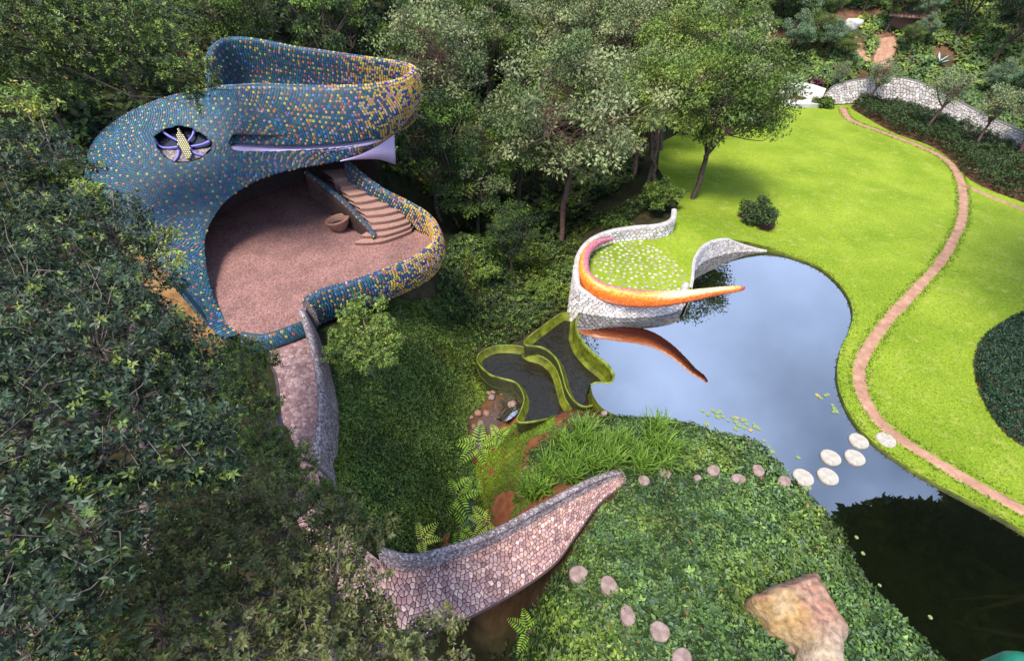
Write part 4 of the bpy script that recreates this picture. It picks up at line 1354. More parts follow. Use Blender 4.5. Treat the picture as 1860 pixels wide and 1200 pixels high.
B1 = spline([Wz(*q) for q in [(690, 1020, 1.58), (740, 1033, 1.5), (800, 1023, 1.4), (900, 986, 1.15), (1000, 930, .85), (1080, 886, .6), (1135, 862, .48)]], 80)
B2 = spline([Wz(*q) for q in [(700, 1185, 1.62), (790, 1144, 1.5), (872, 1109, 1.35), (960, 1058, 1.1), (1013, 1016, .9), (1047, 970, .75), (1092, 910, .6), (1145, 872, .48)]], 80)
BRIDGE = thing('footbridge', 'curved footbridge paved in pink crazy stone with a low grey kerb wall', 'footbridge')
bg = np.stack([B1 + np.array([0, 0, -.3]), B1 - np.array([0, 0, .03]), B1 * .5 + B2 * .5 - np.array([0, 0, .03]), B2 - np.array([0, 0, .03]), B2 + np.array([.02, -.02, -.12]), B2 * .97 + B1 * .03 + np.array([0, 0, -.34]), B1 * .6 + B2 * .4 + np.array([0, 0, -.45])], 1)
grid_obj('deck', bg, M['mortar'], BRIDGE)
FLAGC = np.array([(.34, .22, .20), (.40, .28, .26), (.29, .19, .19), (.45, .33, .30), (.36, .26, .27), (.24, .16, .17), (.50, .39, .35)])
fm, Ls, Lt = ruled_mapper(B1, B2)
_q, _nq = fm(np.array([1.0]), np.array([.5]))
if _nq[0, 2] < 0:
    fm, Ls, Lt = ruled_mapper(B1, B2, flip=True)
lay_stones(fm, Ls, Lt, 0.125, BRIDGE, FLAGC * np.array([.98, .86, .82]), 'flagstone', M['flag'], seed=3, proud=0.018, gap=.17, jit=.27)
# kerb wall with a rounded coping
t = nrm(np.gradient(B1, axis=0)); n_ = nrm(np.stack([t[:, 1], -t[:, 0], 0 * t[:, 0]], 1))
if n_[40, 1] < 0:
    n_ = -n_
hw = np.interp(np.linspace(0, 1, 80), [0, .75, .93, 1], [.50, .42, .28, .08])[:, None] * np.array([0, 0, 1.0])
G = np.stack([B1 - n_ * .02 - np.array([0, 0, .02]), B1 + hw * .35 + n_ * .02, B1 + hw * .68 + n_ * .08], 1)
grid_obj('kerb_wall', G, M['grey_mosaic'], BRIDGE)
G = np.stack([B1 + hw * .66 + n_ * .085, B1 + hw * .78 + n_ * .03, B1 + hw * .95 + n_ * .05, B1 + hw * 1.02 + n_ * .14, B1 + hw * .93 + n_ * .23, B1 + hw * .5 + n_ * .27, B1 - hw * .6 + n_ * .28], 1)
grid_obj('coping', G, M['grey_mosaic'], BRIDGE)

# ------------------------------------------------------------------ stone wall round the platform, tongue sculpture
SWALL = thing('stone_wall', 'pale rubble-stone wall curving round the stone-studded platform by the pond', 'wall')
wt = walltop_s
t = nrm(np.gradient(wt, axis=0)); wn_ = nrm(np.stack([t[:, 1], -t[:, 0], 0 * t[:, 0]], 1))
if np.mean(np.sum((wt - np.array([*Wz(1160, 480, 1)])) * wn_, 1)) < 0:
    wn_ = -wn_
zin = np.interp(np.linspace(0, 1, 90), [0, .12, 1], [1.0, .95, .9])
hb = np.zeros((90, 3)); hb[:, 2] = 1
A_in = wt - wn_ * .13; 
pin = A_in.copy(); pin[:, 2] = zin - .1
pout = wt + wn_ * .22; pout[:, 2] = np.interp(np.linspace(0, 1, 90), [0, .45, .6, .75, 1], [-1.5, -2.2, -1.6, -.4, -.3])
A_out = wt + wn_ * .12
core = np.stack([pin, A_in - np.array([0, 0, .05]), wt - wn_ * .06 + np.array([0, 0, .02]), wt + wn_ * .06 + np.array([0, 0, .02]), A_out - np.array([0, 0, .05]), pout], 1)
grid_obj('wall_core', core, M['wall_mortar'], SWALL)
top = np.stack([A_in - wn_ * .02 - np.array([0, 0, .07]), A_in - wn_ * .015 + np.array([0, 0, .0]), wt + np.array([0, 0, .05]), A_out + wn_ * .015, A_out + wn_ * .02 - np.array([0, 0, .07])], 1)
grid_obj('wall_coping', top, M['wall_top'], SWALL)
STONEC = np.array([(.54, .50, .48), (.62, .58, .56), (.44, .40, .39), (.68, .64, .61), (.50, .44, .42), (.57, .50, .46)])
def mk(A, B, want):
    f, a, b = ruled_mapper(A, B)
    m_ = len(A) // 2
    _, nn2 = f(np.array([a / 2]), np.array([b / 2]))
    if nn2[0] @ want[m_] < 0:
        f, a, b = ruled_mapper(A, B, flip=True)
    return f, a, b
f, a, b = mk(A_in[:48] - np.array([0, 0, .07]), pin[:48], -wn_[:48])
lay_stones(f, a, b, 0.24, SWALL, STONEC, 'wall_stone', M['stone'], seed=5, proud=.03, nmax=150, gap=.13)
f, a, b = mk(A_out[34:] - np.array([0, 0, .07]), pout[34:], wn_[34:])
lay_stones(f, a, b, 0.24, SWALL, STONEC, 'wall_stone', M['stone'], seed=6, proud=.035, nmax=150, gap=.13)
# platform stones set in the grass
PLF = np.asarray(PLATFORM)
plc = PLF.mean(0)
pcx = spline(np.vstack([PLF, PLF[:1]]), 80)
cx = []
r2 = np.random.default_rng(4)
for _ in range(4000):
    x = r2.uniform(PLF[:, 0].min(), PLF[:, 0].max()); y = r2.uniform(PLF[:, 1].min(), PLF[:, 1].max())
    if not pip(np.array([x]), np.array([y]), PLF)[0]:
        continue
    if all((x - a) ** 2 + (y - b) ** 2 > 0.235 ** 2 for a, b in cx):
        cx.append((x, y))
for i, (x, y) in enumerate(cx[:300]):
    nn3 = 7
    th = np.linspace(0, 2 * np.pi, nn3, endpoint=False) + r2.uniform(0, 1)
    rr = 0.105 * r2.uniform(.7, 1.15, nn3)
    ex = r2.uniform(.8, 1.2)
    ring = np.column_stack([rr * np.cos(th) * ex, rr * np.sin(th) / ex, np.zeros(nn3)])
    V = np.vstack([ring + (0, 0, -.05), ring * .95 + (0, 0, .012), ring * .7 + (0, 0, .024)])
    F = [tuple(range(14, 21))] + [(k * 7 + q, k * 7 + (q + 1) % 7, (k + 1) * 7 + (q + 1) % 7, (k + 1) * 7 + q) for k in range(2) for q in range(7)]
    col = STONEC[r2.integers(6)] * np.array([.66, .66, .50]) * r2.uniform(.7, 1.1)
    o = mobj('set_stone', V, F, M['stone'], LAWN_O, False, np.tile(col, (21, 1)))
    o.location = (x, y, float(lawn_h(x, y)))

# retaining wall between lawn and pond
RW = thing('retaining_wall', 'short pale pebbled retaining wall curving between lawn and pond', 'wall')
bs_ = branch_s.copy()
t = nrm(np.gradient(bs_, axis=0)); bn_ = nrm(np.stack([t[:, 1], -t[:, 0], 0 * t[:, 0]], 1))
if not pip(*(bs_[25:26, :2] + bn_[25:26, :2] * .4).T, POND)[0]:
    bn_ = -bn_
tz = lawn_h(bs_[:, 0], bs_[:, 1])
tz = np.maximum((tz + .06) * np.interp(np.linspace(0, 1, 50), [0, .3, 1], [.2, 1, 1]), .08)
b0 = bs_ + bn_ * .16; b0[:, 2] = -.5
b1 = bs_ + bn_ * .06; b1[:, 2] = tz - .03
b2 = bs_ - bn_ * .03; b2[:, 2] = tz + .02
b3 = bs_ - bn_ * .07; b3[:, 2] = tz
b4 = bs_ - bn_ * .08; b4[:, 2] = tz - .6
grid_obj('wall_face', np.stack([b0, b1, b2, b3, b4], 1), M['wall_top'], RW)
f, a, b = mk(b1, b0, bn_)
lay_stones(f, a, b, 0.13, RW, STONEC * .85, 'wall_stone', M['stone'], seed=8, proud=.02, nmax=300, gap=.16, keep=lambda p: p[2] > -.08)

# tongue sculpture
TP = [(1112, 434, 1.50, .07), (1088, 440, 1.62, .16), (1068, 456, 1.64, .25), (1060, 480, 1.60, .32), (1065, 507, 1.42, .38), (1092, 529, 1.20, .42), (1140, 541, 1.10, .42), (1190, 543, 1.20, .38), (1232, 540, 1.52, .30), (1272, 534, 1.98, .23), (1310, 528, 2.45, .17), (1338, 524.5, 2.72, .13), (1352, 523, 2.88, .06)]
tp = spline_u([np.append(Wz(a, b, c), r) for a, b, c, r in TP], 160)
tc_, tr_ = tp[:, :3], tp[:, 3]
t = nrm(np.gradient(tc_, axis=0)); side = nrm(np.stack([t[:, 1], -t[:, 0], 0 * t[:, 0]], 1))
ctr = np.array([*Wz(1160, 485, 1)])
if np.mean(np.sum((tc_[:80] - ctr) * side[:80], 1)) < 0:
    side = -side
upv = np.cross(side, t); upv = np.where(upv[:, 2:3] < 0, -upv, upv)
na = 28
an = np.linspace(0, 2 * np.pi, na, endpoint=False)
flat = np.interp(np.linspace(0, 1, 160), [0, .45, .7, 1], [.75, .8, 1, 1])
G = tc_[:, None] + tr_[:, None, None] * (np.cos(an)[None, :, None] * side[:, None] * flat[:, None, None] + (np.sin(an))[None, :, None] * upv[:, None] * np.interp(np.linspace(0, 1, 160), [0, .5, 1], [1.15, 1.1, 1])[:, None, None])
G = G + 0.006 * rng.normal(size=G.shape)
uu = np.linspace(0, 1, 160)[:, None]
outer = np.cos(an)[None]; upn = np.sin(an)[None]
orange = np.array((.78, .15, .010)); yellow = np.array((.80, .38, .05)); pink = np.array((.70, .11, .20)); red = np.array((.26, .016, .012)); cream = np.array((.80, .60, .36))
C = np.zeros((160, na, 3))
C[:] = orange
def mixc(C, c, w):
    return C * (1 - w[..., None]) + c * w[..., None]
C = mixc(C, red, sstep(.25, .75, -upn + 0 * uu))  # red underside, darkened so the shade beneath sits in the colour
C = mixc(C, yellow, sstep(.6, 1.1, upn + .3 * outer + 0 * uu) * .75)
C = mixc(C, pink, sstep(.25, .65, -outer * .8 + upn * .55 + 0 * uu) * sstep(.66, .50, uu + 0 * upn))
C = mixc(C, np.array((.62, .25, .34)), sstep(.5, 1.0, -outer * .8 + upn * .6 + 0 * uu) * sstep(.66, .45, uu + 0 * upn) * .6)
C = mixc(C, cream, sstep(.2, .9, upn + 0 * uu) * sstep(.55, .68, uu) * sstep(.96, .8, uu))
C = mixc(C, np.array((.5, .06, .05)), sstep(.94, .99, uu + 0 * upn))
C = C * rng.uniform(.75, 1.2, size=(160, na, 1))
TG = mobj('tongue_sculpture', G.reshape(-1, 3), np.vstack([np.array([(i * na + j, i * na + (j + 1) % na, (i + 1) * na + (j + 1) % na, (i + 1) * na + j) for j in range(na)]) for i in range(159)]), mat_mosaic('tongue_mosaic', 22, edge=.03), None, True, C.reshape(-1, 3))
tag(TG, 'long curled orange and pink mosaic tongue reaching out over the pond', 'sculpture')

# ------------------------------------------------------------------ stepping stones, lily pads, boulder, rocks
def disc(r, h, n=22, seed=0, rough=0.03, bev=0.03):
    r2 = np.random.default_rng(seed)
    th = np.linspace(0, 2 * np.pi, n, endpoint=False)
    rr = r * (1 + rough * (np.sin(2 * th + r2.uniform(0, 6)) + .6 * np.sin(3 * th + r2.uniform(0, 6)) + .5 * np.sin(5 * th + r2.uniform(0, 6))))
    ring = np.column_stack([rr * np.cos(th), rr * np.sin(th)])
    lv = [(.93, -h), (1, -h * .5), (1, -bev), (1 - bev / r * .6, -bev * .25), (1 - bev / r * 1.6, 0)]
    V = np.vstack([np.column_stack([ring * s, np.full(n, z)]) for s, z in lv] + [np.array([[0, 0, 0.004]])])
    F = [(k * n + i, k * n + (i + 1) % n, (k + 1) * n + (i + 1) % n, (k + 1) * n + i) for k in range(4) for i in range(n)]
    F += [(4 * n + i, 4 * n + (i + 1) % n, 5 * n) for i in range(n)]
    return V, F
for i, (x, y, lab) in enumerate([(1460, 865, 'pale round stepping stone in the pond nearest the leafy bank'), (1505, 863, 'pale round stepping stone in the pond beside a yellow lily clump'), (1510, 829, 'pale round stepping stone in the pond just above the lily clump'), (1554, 829, 'pale round stepping stone in the pond, fourth from the leafy bank'), (1561, 799, 'pale round stepping stone in the pond nearest the lawn bank')]):
    p = Wz(x, y, .09)
    V, F = disc(.335, .35, seed=i, rough=.012)
    o = mobj('stepping_stone', V, F, M['disc'])
    o.location = tuple(p)
    tag(o, lab, 'stepping stone', 'stepping stones across the pond')
p = Wz(1610, 798, .13); V, F = disc(.335, .2, seed=9, rough=.012)
o = mobj('stepping_stone', V, F, M['disc']); o.location = (p[0], p[1], float(lawn_h(p[0], p[1])) + .05)
tag(o, 'pale round stepping stone lying in the lawn between pond and path', 'stepping stone', 'stepping stones across the pond')
GST = [(1294, 858, 'pink stone second from the footbridge in the row to the pond'), (1339, 873, 'small reddish stone in the row between footbridge and pond'), (1375, 858, 'pale pink round stone in the ivy near the pond'), (1422, 878, 'mauve stone at the pond edge ending the garden row'), (1168, 876, 'half-hidden pink stone at the end of the footbridge'), (1207, 863, 'brown-pink stone beside the strap-leaf clumps'), (1265, 871, 'tiny pink stone nearly covered by ivy'), (1052, 1046, 'oval pink stone in the ivy next to the footbridge edge'), (1106, 1067, 'pale oval stone second from the footbridge edge'), (1139, 1120, 'grey oval stone in the ivy, third from the footbridge edge'), (1196, 1149, 'pink round stone in the ivy, fourth from the footbridge edge'), (1236, 1196, 'pink stone cut by the bottom of the picture'), (1437, 1168, 'white-pink stone tucked against the ochre boulder'), (1097, 754, 'small cream stone by the pond above the strap-leaf clumps')]
GSTW = []
for i, (x, y, lab) in enumerate(GST):
    p = on_ground(x, y)
    r = .9 * (.24, .22, .26, .25, .22, .22, .14, .30, .27, .25, .27, .25, .30, .14)[i]
    V, F = disc(r, .3, 16, seed=20 + i, rough=.05)
    o = mobj('garden_stone', V, F, M['pinkstone'])
    o.location = (p[0], p[1], p[2] + .18)
    o.rotation_euler = (rng.uniform(-.08, .08), rng.uniform(-.08, .08), rng.uniform(0, 6))
    o.scale = (rng.uniform(.8, 1.0), rng.uniform(1.0, 1.2), 1)
    tag(o, lab, 'stone', 'stepping stones in the ivy')
    GSTW.append((p[0], p[1], r))

def pad_mesh(mat):
    th = np.linspace(.25, 2 * np.pi - .25, 12)
    V = np.vstack([[(0, 0, .004)], np.column_stack([np.cos(th), np.sin(th), .03 * np.sin(3 * th)]), np.column_stack([np.cos(th) * .97, np.sin(th) * .97, .03 * np.sin(3 * th) - .06]), [(0, 0, -.05)]])
    F = [(0, i, i + 1) for i in range(1, 12)] + [(i, i + 12, i + 13, i + 1) for i in range(1, 12)] + [(25, i + 13, i + 12) for i in range(1, 12)] + [(0, 25, 13, 1), (0, 12, 24, 25)]
    me = make_mesh('lily_pad', V, F); me.materials.append(mat)
    return me
pm = [pad_mesh(M['pad']), pad_mesh(M['pad_y'])]
PADS = [(1277, 746), (1287, 752), (1296, 745), (1301, 749), (1308, 748), (1304, 756), (1313, 756), (1323, 763), (1332, 757), (1338, 758), (1336, 765), (1348, 762), (1354, 762), (1342, 771), (1337, 778), (1352, 776), (1357, 770), (1370, 769), (1373, 775), (1379, 778), (1364, 781), (1284, 770),
        (1485, 717), (1491, 722), (1500, 718), (1504, 716), (1512, 735), (1518, 745), (1514, 748), (1521, 749), (1516, 741), (1388, 800), (1396, 812), (1403, 820), (1450, 830), (1468, 884), (1462, 888), (1556, 975), (1568, 1004), (1598, 1062), (1690, 1120)]
for i, (x, y) in enumerate(PADS):
    p = Wz(x, y, .015)
    o = obj('lily_pad', pm[1] if i in (9, 20, 22) else pm[0])
    s = rng.uniform(.055, .11) * (.55 if i > 36 else 1)
    o.location = (p[0], p[1], .014); o.scale = (s, s, s * .6); o.rotation_euler = (0, 0, rng.uniform(0, 6.3))
    if i < 22:
        tag(o, 'small lily pad in the loose drift off the leafy near bank', 'lily pad', 'drift of lily pads off the near bank')
    elif i < 31:
        tag(o, 'small lily pad in the cluster by the lawn bank', 'lily pad', 'lily pads by the lawn bank')
    else:
        tag(o, 'stray lily pad close to the ivy edge of the pond', 'lily pad', 'stray lily pads along the ivy edge')
    if i in (9, 20, 22):
        o['label'] = ('yellowed lily pad amid the drift off the near bank', 'yellowed lily pad at the near end of the drift', 'yellowish lily pad in the cluster by the lawn bank')[(9, 20, 22).index(i)]

def rock_mesh(seed, sx, sy, sz, sub=3, amp=.25):
    bm = bmesh.new()
    bmesh.ops.create_icosphere(bm, subdivisions=sub, radius=1)
    V = np.array([v.co[:] for v in bm.verts]); F = [tuple(v.index for v in f.verts) for f in bm.faces]
    bm.free()
    r2 = np.random.default_rng(seed)
    for k in range(9):      # flat facets
        n = nrm(r2.normal(size=3)); d = r2.uniform(.62, .9)
        h = V @ n
        V = V - np.where(h > d, (h - d) * .85, 0)[:, None] * n
    V = V * (1 + amp * .25 * vnoise(V[:, 0] + V[:, 2], V[:, 1] - V[:, 2], 2.2, seed)[:, None])
    return V * np.array([sx, sy, sz]), F
# the large boulder: a slab outline with a sloped top and a yellow shoulder
BO = np.array([(1374, 1076), (1396, 1060), (1440, 1044), (1484, 1026), (1500, 1034), (1522, 1076), (1554, 1128), (1556, 1146), (1546, 1166), (1552, 1210), (1566, 1262), (1500, 1280), (1470, 1240), (1464, 1180), (1470, 1160), (1440, 1142), (1418, 1128), (1404, 1108), (1384, 1092)], float)
bo = np.array([Wz(a, b, 1.9) for a, b in BO])
bos = spline(bo, 90, True)[:, :2]
bos = bos + 0.03 * np.column_stack([vnoise(np.arange(90) * .6, np.zeros(90), 1, 3), vnoise(np.arange(90) * .6, np.ones(90) * 5, 1, 4)])
rl = np.array([Wz(a, b, 1.9)[:2] for a, b in [(1376, 1078), (1440, 1075), (1470, 1110), (1490, 1150), (1520, 1200), (1545, 1260)]])
def bo_h(x, y):
    de = pdist(x, y, bos, True)
    dr = pdist(x, y, rl)
    right = np.where(pip(x, y, np.vstack([rl, np.array([[20, -5], [20, 30], [-5, 30]])])), 1, 0)
    z = 1.95 - 0.42 * np.clip(1 - de / .30, 0, 1) ** 2 - .12 * np.minimum(dr, 1.5) * right - .45 * np.minimum(dr, 1.2) * (1 - right)
    z = z + .05 * vnoise(x, y, 4.5, 6) + .03 * vnoise(x, y, 11, 7) + .014 * vnoise(x, y, 25, 8)
    return z
V, Tt = sheet(bos, bo_h, .045)
nb_ = len(bos)
vb = V[:nb_]
mbo = MB(); mbo.add(V, [tuple(t_) for t_ in Tt])
cb = bos.mean(0)
sk = [vb]
for k, (s, z) in enumerate(((1.015, 1.2), (1.0, .7), (.97, -.2))):
    q = np.column_stack([cb + (bos - cb) * s, np.full(nb_, z)])
    q[:, :2] += .04 * np.column_stack([vnoise(q[:, 0], q[:, 1], 3, k), vnoise(q[:, 0], q[:, 1], 3, k + 5)])
    sk.append(q)
SKG = np.stack(sk, 1)
mbo.add(SKG.reshape(-1, 3), [tuple(q) for q in grid_faces(nb_, 4, True)])
bv = np.vstack(mbo.V)
rgt = pip(bv[:, 0], bv[:, 1], np.vstack([rl, np.array([[20, -5], [20, 30], [-5, 30]])]))
lowy = sstep(4.1, 2.9, bv[:, 1] - .25 * bv[:, 0] + 1.6)
nz1 = vnoise(bv[:, 0], bv[:, 1], 2.2, 14) * .5 + vnoise(bv[:, 0] + bv[:, 2], bv[:, 1], 6, 15) * .5
pinkc = np.array((.43, .235, .17)); ochc = np.array((.50, .31, .125)); pale = np.array((.50, .40, .30)); rust = np.array((.30, .11, .06))
dr_ = pdist(bv[:, 0], bv[:, 1], rl) * np.where(rgt, 1, -1) + .22 * nz1
bc = ochc + (pinkc - ochc) * sstep(-.22, .22, dr_)[:, None]
bc = bc + (rust - bc) * np.clip(nz1, 0, 1)[:, None] * .7
bc = bc + (pale - bc) * (np.clip(-nz1, 0, 1) * .6)[:, None]
bc = bc + (pale - bc) * (lowy * .9)[:, None]
BOUL = mobj('boulder', bv, mbo.F, mat_attr('boulder_rock', rough=.92, spec=.2, bump=.9, bscale=14, nz_amt=.5), None, True, bc * .58)
tag(BOUL, 'big ochre and pink slab-like boulder lying in the ivy', 'boulder')

STRL = [(942, 752), (915, 742), (900, 748), (884, 768), (868, 785), (853, 800), (850, 830)]
st_c = spline([on_ground(a, b) for a, b in STRL], 40)
tt = nrm(np.gradient(st_c, axis=0)); sn = nrm(np.stack([tt[:, 1], -tt[:, 0], 0 * tt[:, 0]], 1))
sz_ = np.minimum.accumulate(st_c[:, 2]) 
SG = np.stack([st_c + sn * o for o in (-.75, -.3, .3, .75)], 1)
SG[..., 2] = (sz_ + .14)[:, None] + .04 * rng.normal(size=(40, 4))
grid_obj('stream', SG, M['stream'], None, kind='structure')
RK = [(888, 716), (897, 712), (906, 708), (912, 716), (893, 724), (936, 705), (868, 752), (872, 770), (861, 776), (884, 752), (930, 735), (918, 762), (903, 782), (856, 760), (948, 745)]
rlab = ['dark wet', 'brown', 'tan', 'grey', 'rust-brown']
for i, (x, y) in enumerate(RK):
    p = on_ground(x, y)
    V, F = rock_mesh(30 + i, *(np.array([.16, .13, .11]) * rng.uniform(.7, 1.5)), sub=2)
    o = mobj('rock', V, F, M['pinkstone' if i % 3 else 'clay'], None, False)
    o.location = (p[0], p[1], p[2] + .1); o.rotation_euler = (0, 0, i)
    tag(o, 'small wet rock in the shallow brown stream below the lower pool', 'rock', 'rocks in the stream')

# ------------------------------------------------------------------ far stone wall, white wall, hut, white rock, red track
def wall_from(name, label, topl, zb, cell, mat_core, stones, seed, thick=.35, nmax=300):
    root = thing(name, label, 'wall')
    tp_ = spline([Wz(*q) for q in topl], 60)
    t = nrm(np.gradient(tp_, axis=0)); n = nrm(np.stack([t[:, 1], -t[:, 0], 0 * t[:, 0]], 1))
    n = n * np.sign(np.sum(n * (np.array([24.0, 28.0, 0]) - tp_), 1))[:, None]
    bz = np.interp(np.linspace(0, 1, 60), np.linspace(0, 1, len(zb)), zb)
    f0 = tp_ + n * .25; f0[:, 2] = bz
    k1 = tp_ - n * thick; k0 = k1.copy(); k0[:, 2] = bz
    grid_obj('wall_core', np.stack([f0, tp_, tp_ - n * thick * .3 + np.array([0, 0, .06]), k1, k0], 1), mat_core, root)
    if stones:
        f, a, b = mk(tp_ - np.array([0, 0, .05]), f0, n)
        lay_stones(f, a, b, cell, root, STONEC * .92, 'wall_stone', M['stone'], seed=seed, proud=.06, gap=.14, nmax=nmax)
    return root
wall_from('stone_wall', 'arched pale rubble-stone wall at the far right end of the lawn', [(1498, 172, 1.0), (1515, 158, 1.7), (1545, 148, 2.1), (1580, 143, 2.3), (1612, 140, 2.5), (1650, 144, 2.5), (1685, 156, 2.3), (1722, 174, 1.9), (1770, 200, 1.7), (1830, 228, 1.7), (1900, 258, 1.7)], [.2, .2, .2, .2, .2, .2], .27, M['wall_mortar'], True, 11)
WW_ = wall_from('white_wall', 'smooth white rendered wall curving at the far end of the lawn', [(1418, 152, 1.6), (1445, 150, 1.7), (1475, 155, 1.6), (1500, 163, 1.4)], [.2, .2, .2], .4, M['white_wall'], False, 12)
V, F = extrude_poly(pts([(1415, 186), (1430, 176), (1470, 178), (1500, 184), (1495, 192), (1440, 192)], .3)[:, :2], .1, .42)
o = mobj('white_slab', V, F, M['white_wall']); tag(o, 'flat white landing slab in front of the smooth white wall', 'slab')
HUTP = on_ground(1640, 55)
HUT = thing('hut', 'small hut with a sloping brown plank roof on the hillside', 'hut', HUTP)
wv_, wf_ = box((0, .5, .6), (3.4, 1.8, 1.3)); mobj('wall', wv_, wf_, M['clay'], HUT)
for i in range(12):
    x = -2.2 + i * .38
    V = np.array([(x, -1.6, 1.5), (x + .33, -1.6, 1.5), (x + .33, 1.8, 3.3), (x, 1.8, 3.3), (x, -1.6, 1.57), (x + .33, -1.6, 1.57), (x + .33, 1.8, 3.37), (x, 1.8, 3.37)])
    V[:, 2] += rng.uniform(-.03, .03)
    mobj('roof_plank', V, [(0, 3, 2, 1), (4, 5, 6, 7), (0, 1, 5, 4), (2, 3, 7, 6), (1, 2, 6, 5), (0, 4, 7, 3)], M['thatch'], HUT)
HUT.rotation_euler = (0, 0, -.5)
HUT.scale = (.8, .8, .8)
p = on_ground(1545, 52)
V, F = rock_mesh(77, 1.3, .8, .7, 3, .9)
o = mobj('white_rock', V, F, M['white_wall'], None, True); o.location = tuple(p + np.array([0, 0, .3])); tag(o, 'white sculpted rock on the hillside below the hut', 'rock')
tr = spline([on_ground(a, b) for a, b in [(1600, 128), (1604, 105), (1612, 85), (1608, 70)]], 24)
tr2 = spline([on_ground(a, b) for a, b in [(1576, 112), (1560, 90), (1555, 70), (1535, 60)]], 24)
for nm, c, w in (('hill_track', tr, 1.5), ('hill_path', tr2, .6)):
    t = nrm(np.gradient(c[:, :2], axis=0)); k = np.stack([-t[:, 1], t[:, 0]], 1)
    G = np.zeros((24, 5, 3))
    for j, r in enumerate(np.linspace(-.5, .5, 5)):
        G[:, j, :2] = c[:, :2] + k * r * w
    G[..., 2] = gz(G[..., 0], G[..., 1]) + .06
    grid_obj(nm, G, M['sand'], None, kind='structure')
# teal mosaic corner of the next roof, cut by the frame
p = WD(1876, 1217, 3.0)
th = np.linspace(0, 2 * np.pi, 28, endpoint=False)
prof = [(0.02, 0.0), (0.07, -.015), (0.11, -.05), (.13, -.12), (.135, -.5), (.135, -2), (.135, -6), (.135, -11)]
G = np.stack([np.column_stack([p[0] + r * np.cos(th), p[1] + r * np.sin(th), np.full(28, p[2] + .03 + z)]) for r, z in prof], 1)
o = grid_obj('mosaic_post', G, M['teal'], None, closed_u=True)
tag(o, 'rounded teal mosaic post top cut off by the bottom right corner', 'post')
# ------------------------------------------------------------------ leaves
LEAF2 = (np.array([(0, 0, 0), (.45, -.5, .10), (1, 0, -.12), (.45, .5, .10)]), np.array([(0, 2, 1), (0, 3, 2)]))
LEAF6 = (np.array([(0, 0, 0), (.28, -.42, .07), (.68, -.46, .05), (1, 0, -.14), (.68, .46, .05), (.28, .42, .07), (.5, 0, -.02)]), np.array([(0, 6, 1), (1, 6, 2), (2, 6, 3), (3, 6, 4), (4, 6, 5), (5, 6, 0)]))

def leaves(P, A, N, L, W, C, tmpl):
    """P base, A axis, N face normal, L length, W width, C colour (all arrays)"""
    tv, tf = tmpl
    A = nrm(A); S = nrm(np.cross(N, A)); N = np.cross(A, S)
    V = P[:, None] + tv[None, :, 0:1] * (A * L[:, None])[:, None] + tv[None, :, 1:2] * (S * W[:, None])[:, None] + tv[None, :, 2:3] * (N * L[:, None])[:, None]
    F = (tf[None] + (np.arange(len(P)) * len(tv))[:, None, None]).reshape(-1, 3)
    return V.reshape(-1, 3), F, np.repeat(C, len(tv), 0)

def pick_cols(n, pal, w, r2, var=.25):
    pal = np.asarray(pal, float); w = np.asarray(w, float) / np.sum(w)
    c = pal[r2.choice(len(pal), n, p=w)]
    return c * r2.uniform(1 - var, 1 + var, (n, 1)) * r2.uniform(.93, 1.07, (n, 3))

def rosettes(C, OUT, k, llen, pal, w, seed, tmpl=LEAF6, ratio=.36, spread=.9, droop=.15):
    """k leaves round each twig tip C facing OUT"""
    r2 = np.random.default_rng(seed)
    n = len(C)
    OUT = nrm(OUT)
    a, b = frames(OUT)
    P, A, Nn, Ls, CC = [], [], [], [], []
    colr0 = pick_cols(n, pal, w, r2, .22)
    for i in range(k):
        th = 2 * np.pi * (i / k) + r2.uniform(-.5, .5, n)
        el = r2.uniform(.0, spread, n)
        d = OUT * np.sin(el)[:, None] + (a * np.cos(th)[:, None] + b * np.sin(th)[:, None]) * np.cos(el)[:, None]
        d[:, 2] -= droop * r2.uniform(0, 1.5, n)
        l = llen * r2.uniform(.65, 1.2, n)
        P.append(C + d * (0.12 * llen) + r2.normal(size=(n, 3)) * llen * .16); A.append(d)
        nn_ = OUT + .35 * r2.normal(size=(n, 3)) - d * .3
        Nn.append(nn_); Ls.append(l)
        CC.append(colr0 * r2.uniform(.8, 1.2, (n, 1)))
    P, A, Nn, Ls, CC = map(np.concatenate, (P, A, Nn, Ls, CC))
    return leaves(P, A, Nn, Ls, Ls * ratio, CC, tmpl)

def blob_points(blobs, dens, r2, inner=.55, lump=.22):
    """points near the surface of lumpy ellipsoid blobs, not buried in others"""
    Cs = np.array([b[:3] for b in blobs]); Rs = np.array([b[3] for b in blobs])
    flat = np.array([b[4] if len(b) > 4 else .8 for b in blobs])
    P, O = [], []
    for i, (c, r) in enumerate(zip(Cs, Rs)):
        n = int(dens * 4 * np.pi * r * r)
        d = nrm(r2.normal(size=(n, 3)))
        q = r * (inner + (1.0 - inner) * r2.uniform(0, 1, n) ** .45)
        q = q * (1 + lump * vnoise(d[:, 0] * 2 + i, d[:, 1] * 2 + d[:, 2] * 1.7, 1.6, i)) 
        p = c + d * q[:, None] * np.array([1, 1, flat[i]])
        buried = np.zeros(n, bool)
        for j in range(len(Cs)):
            if j != i:
                e = (p - Cs[j]) / (Rs[j] * np.array([1, 1, flat[j]]))
                buried |= np.linalg.norm(e, axis=1) < .55
        P.append(p[~buried]); O.append(d[~buried])
    return np.vstack(P), np.vstack(O)

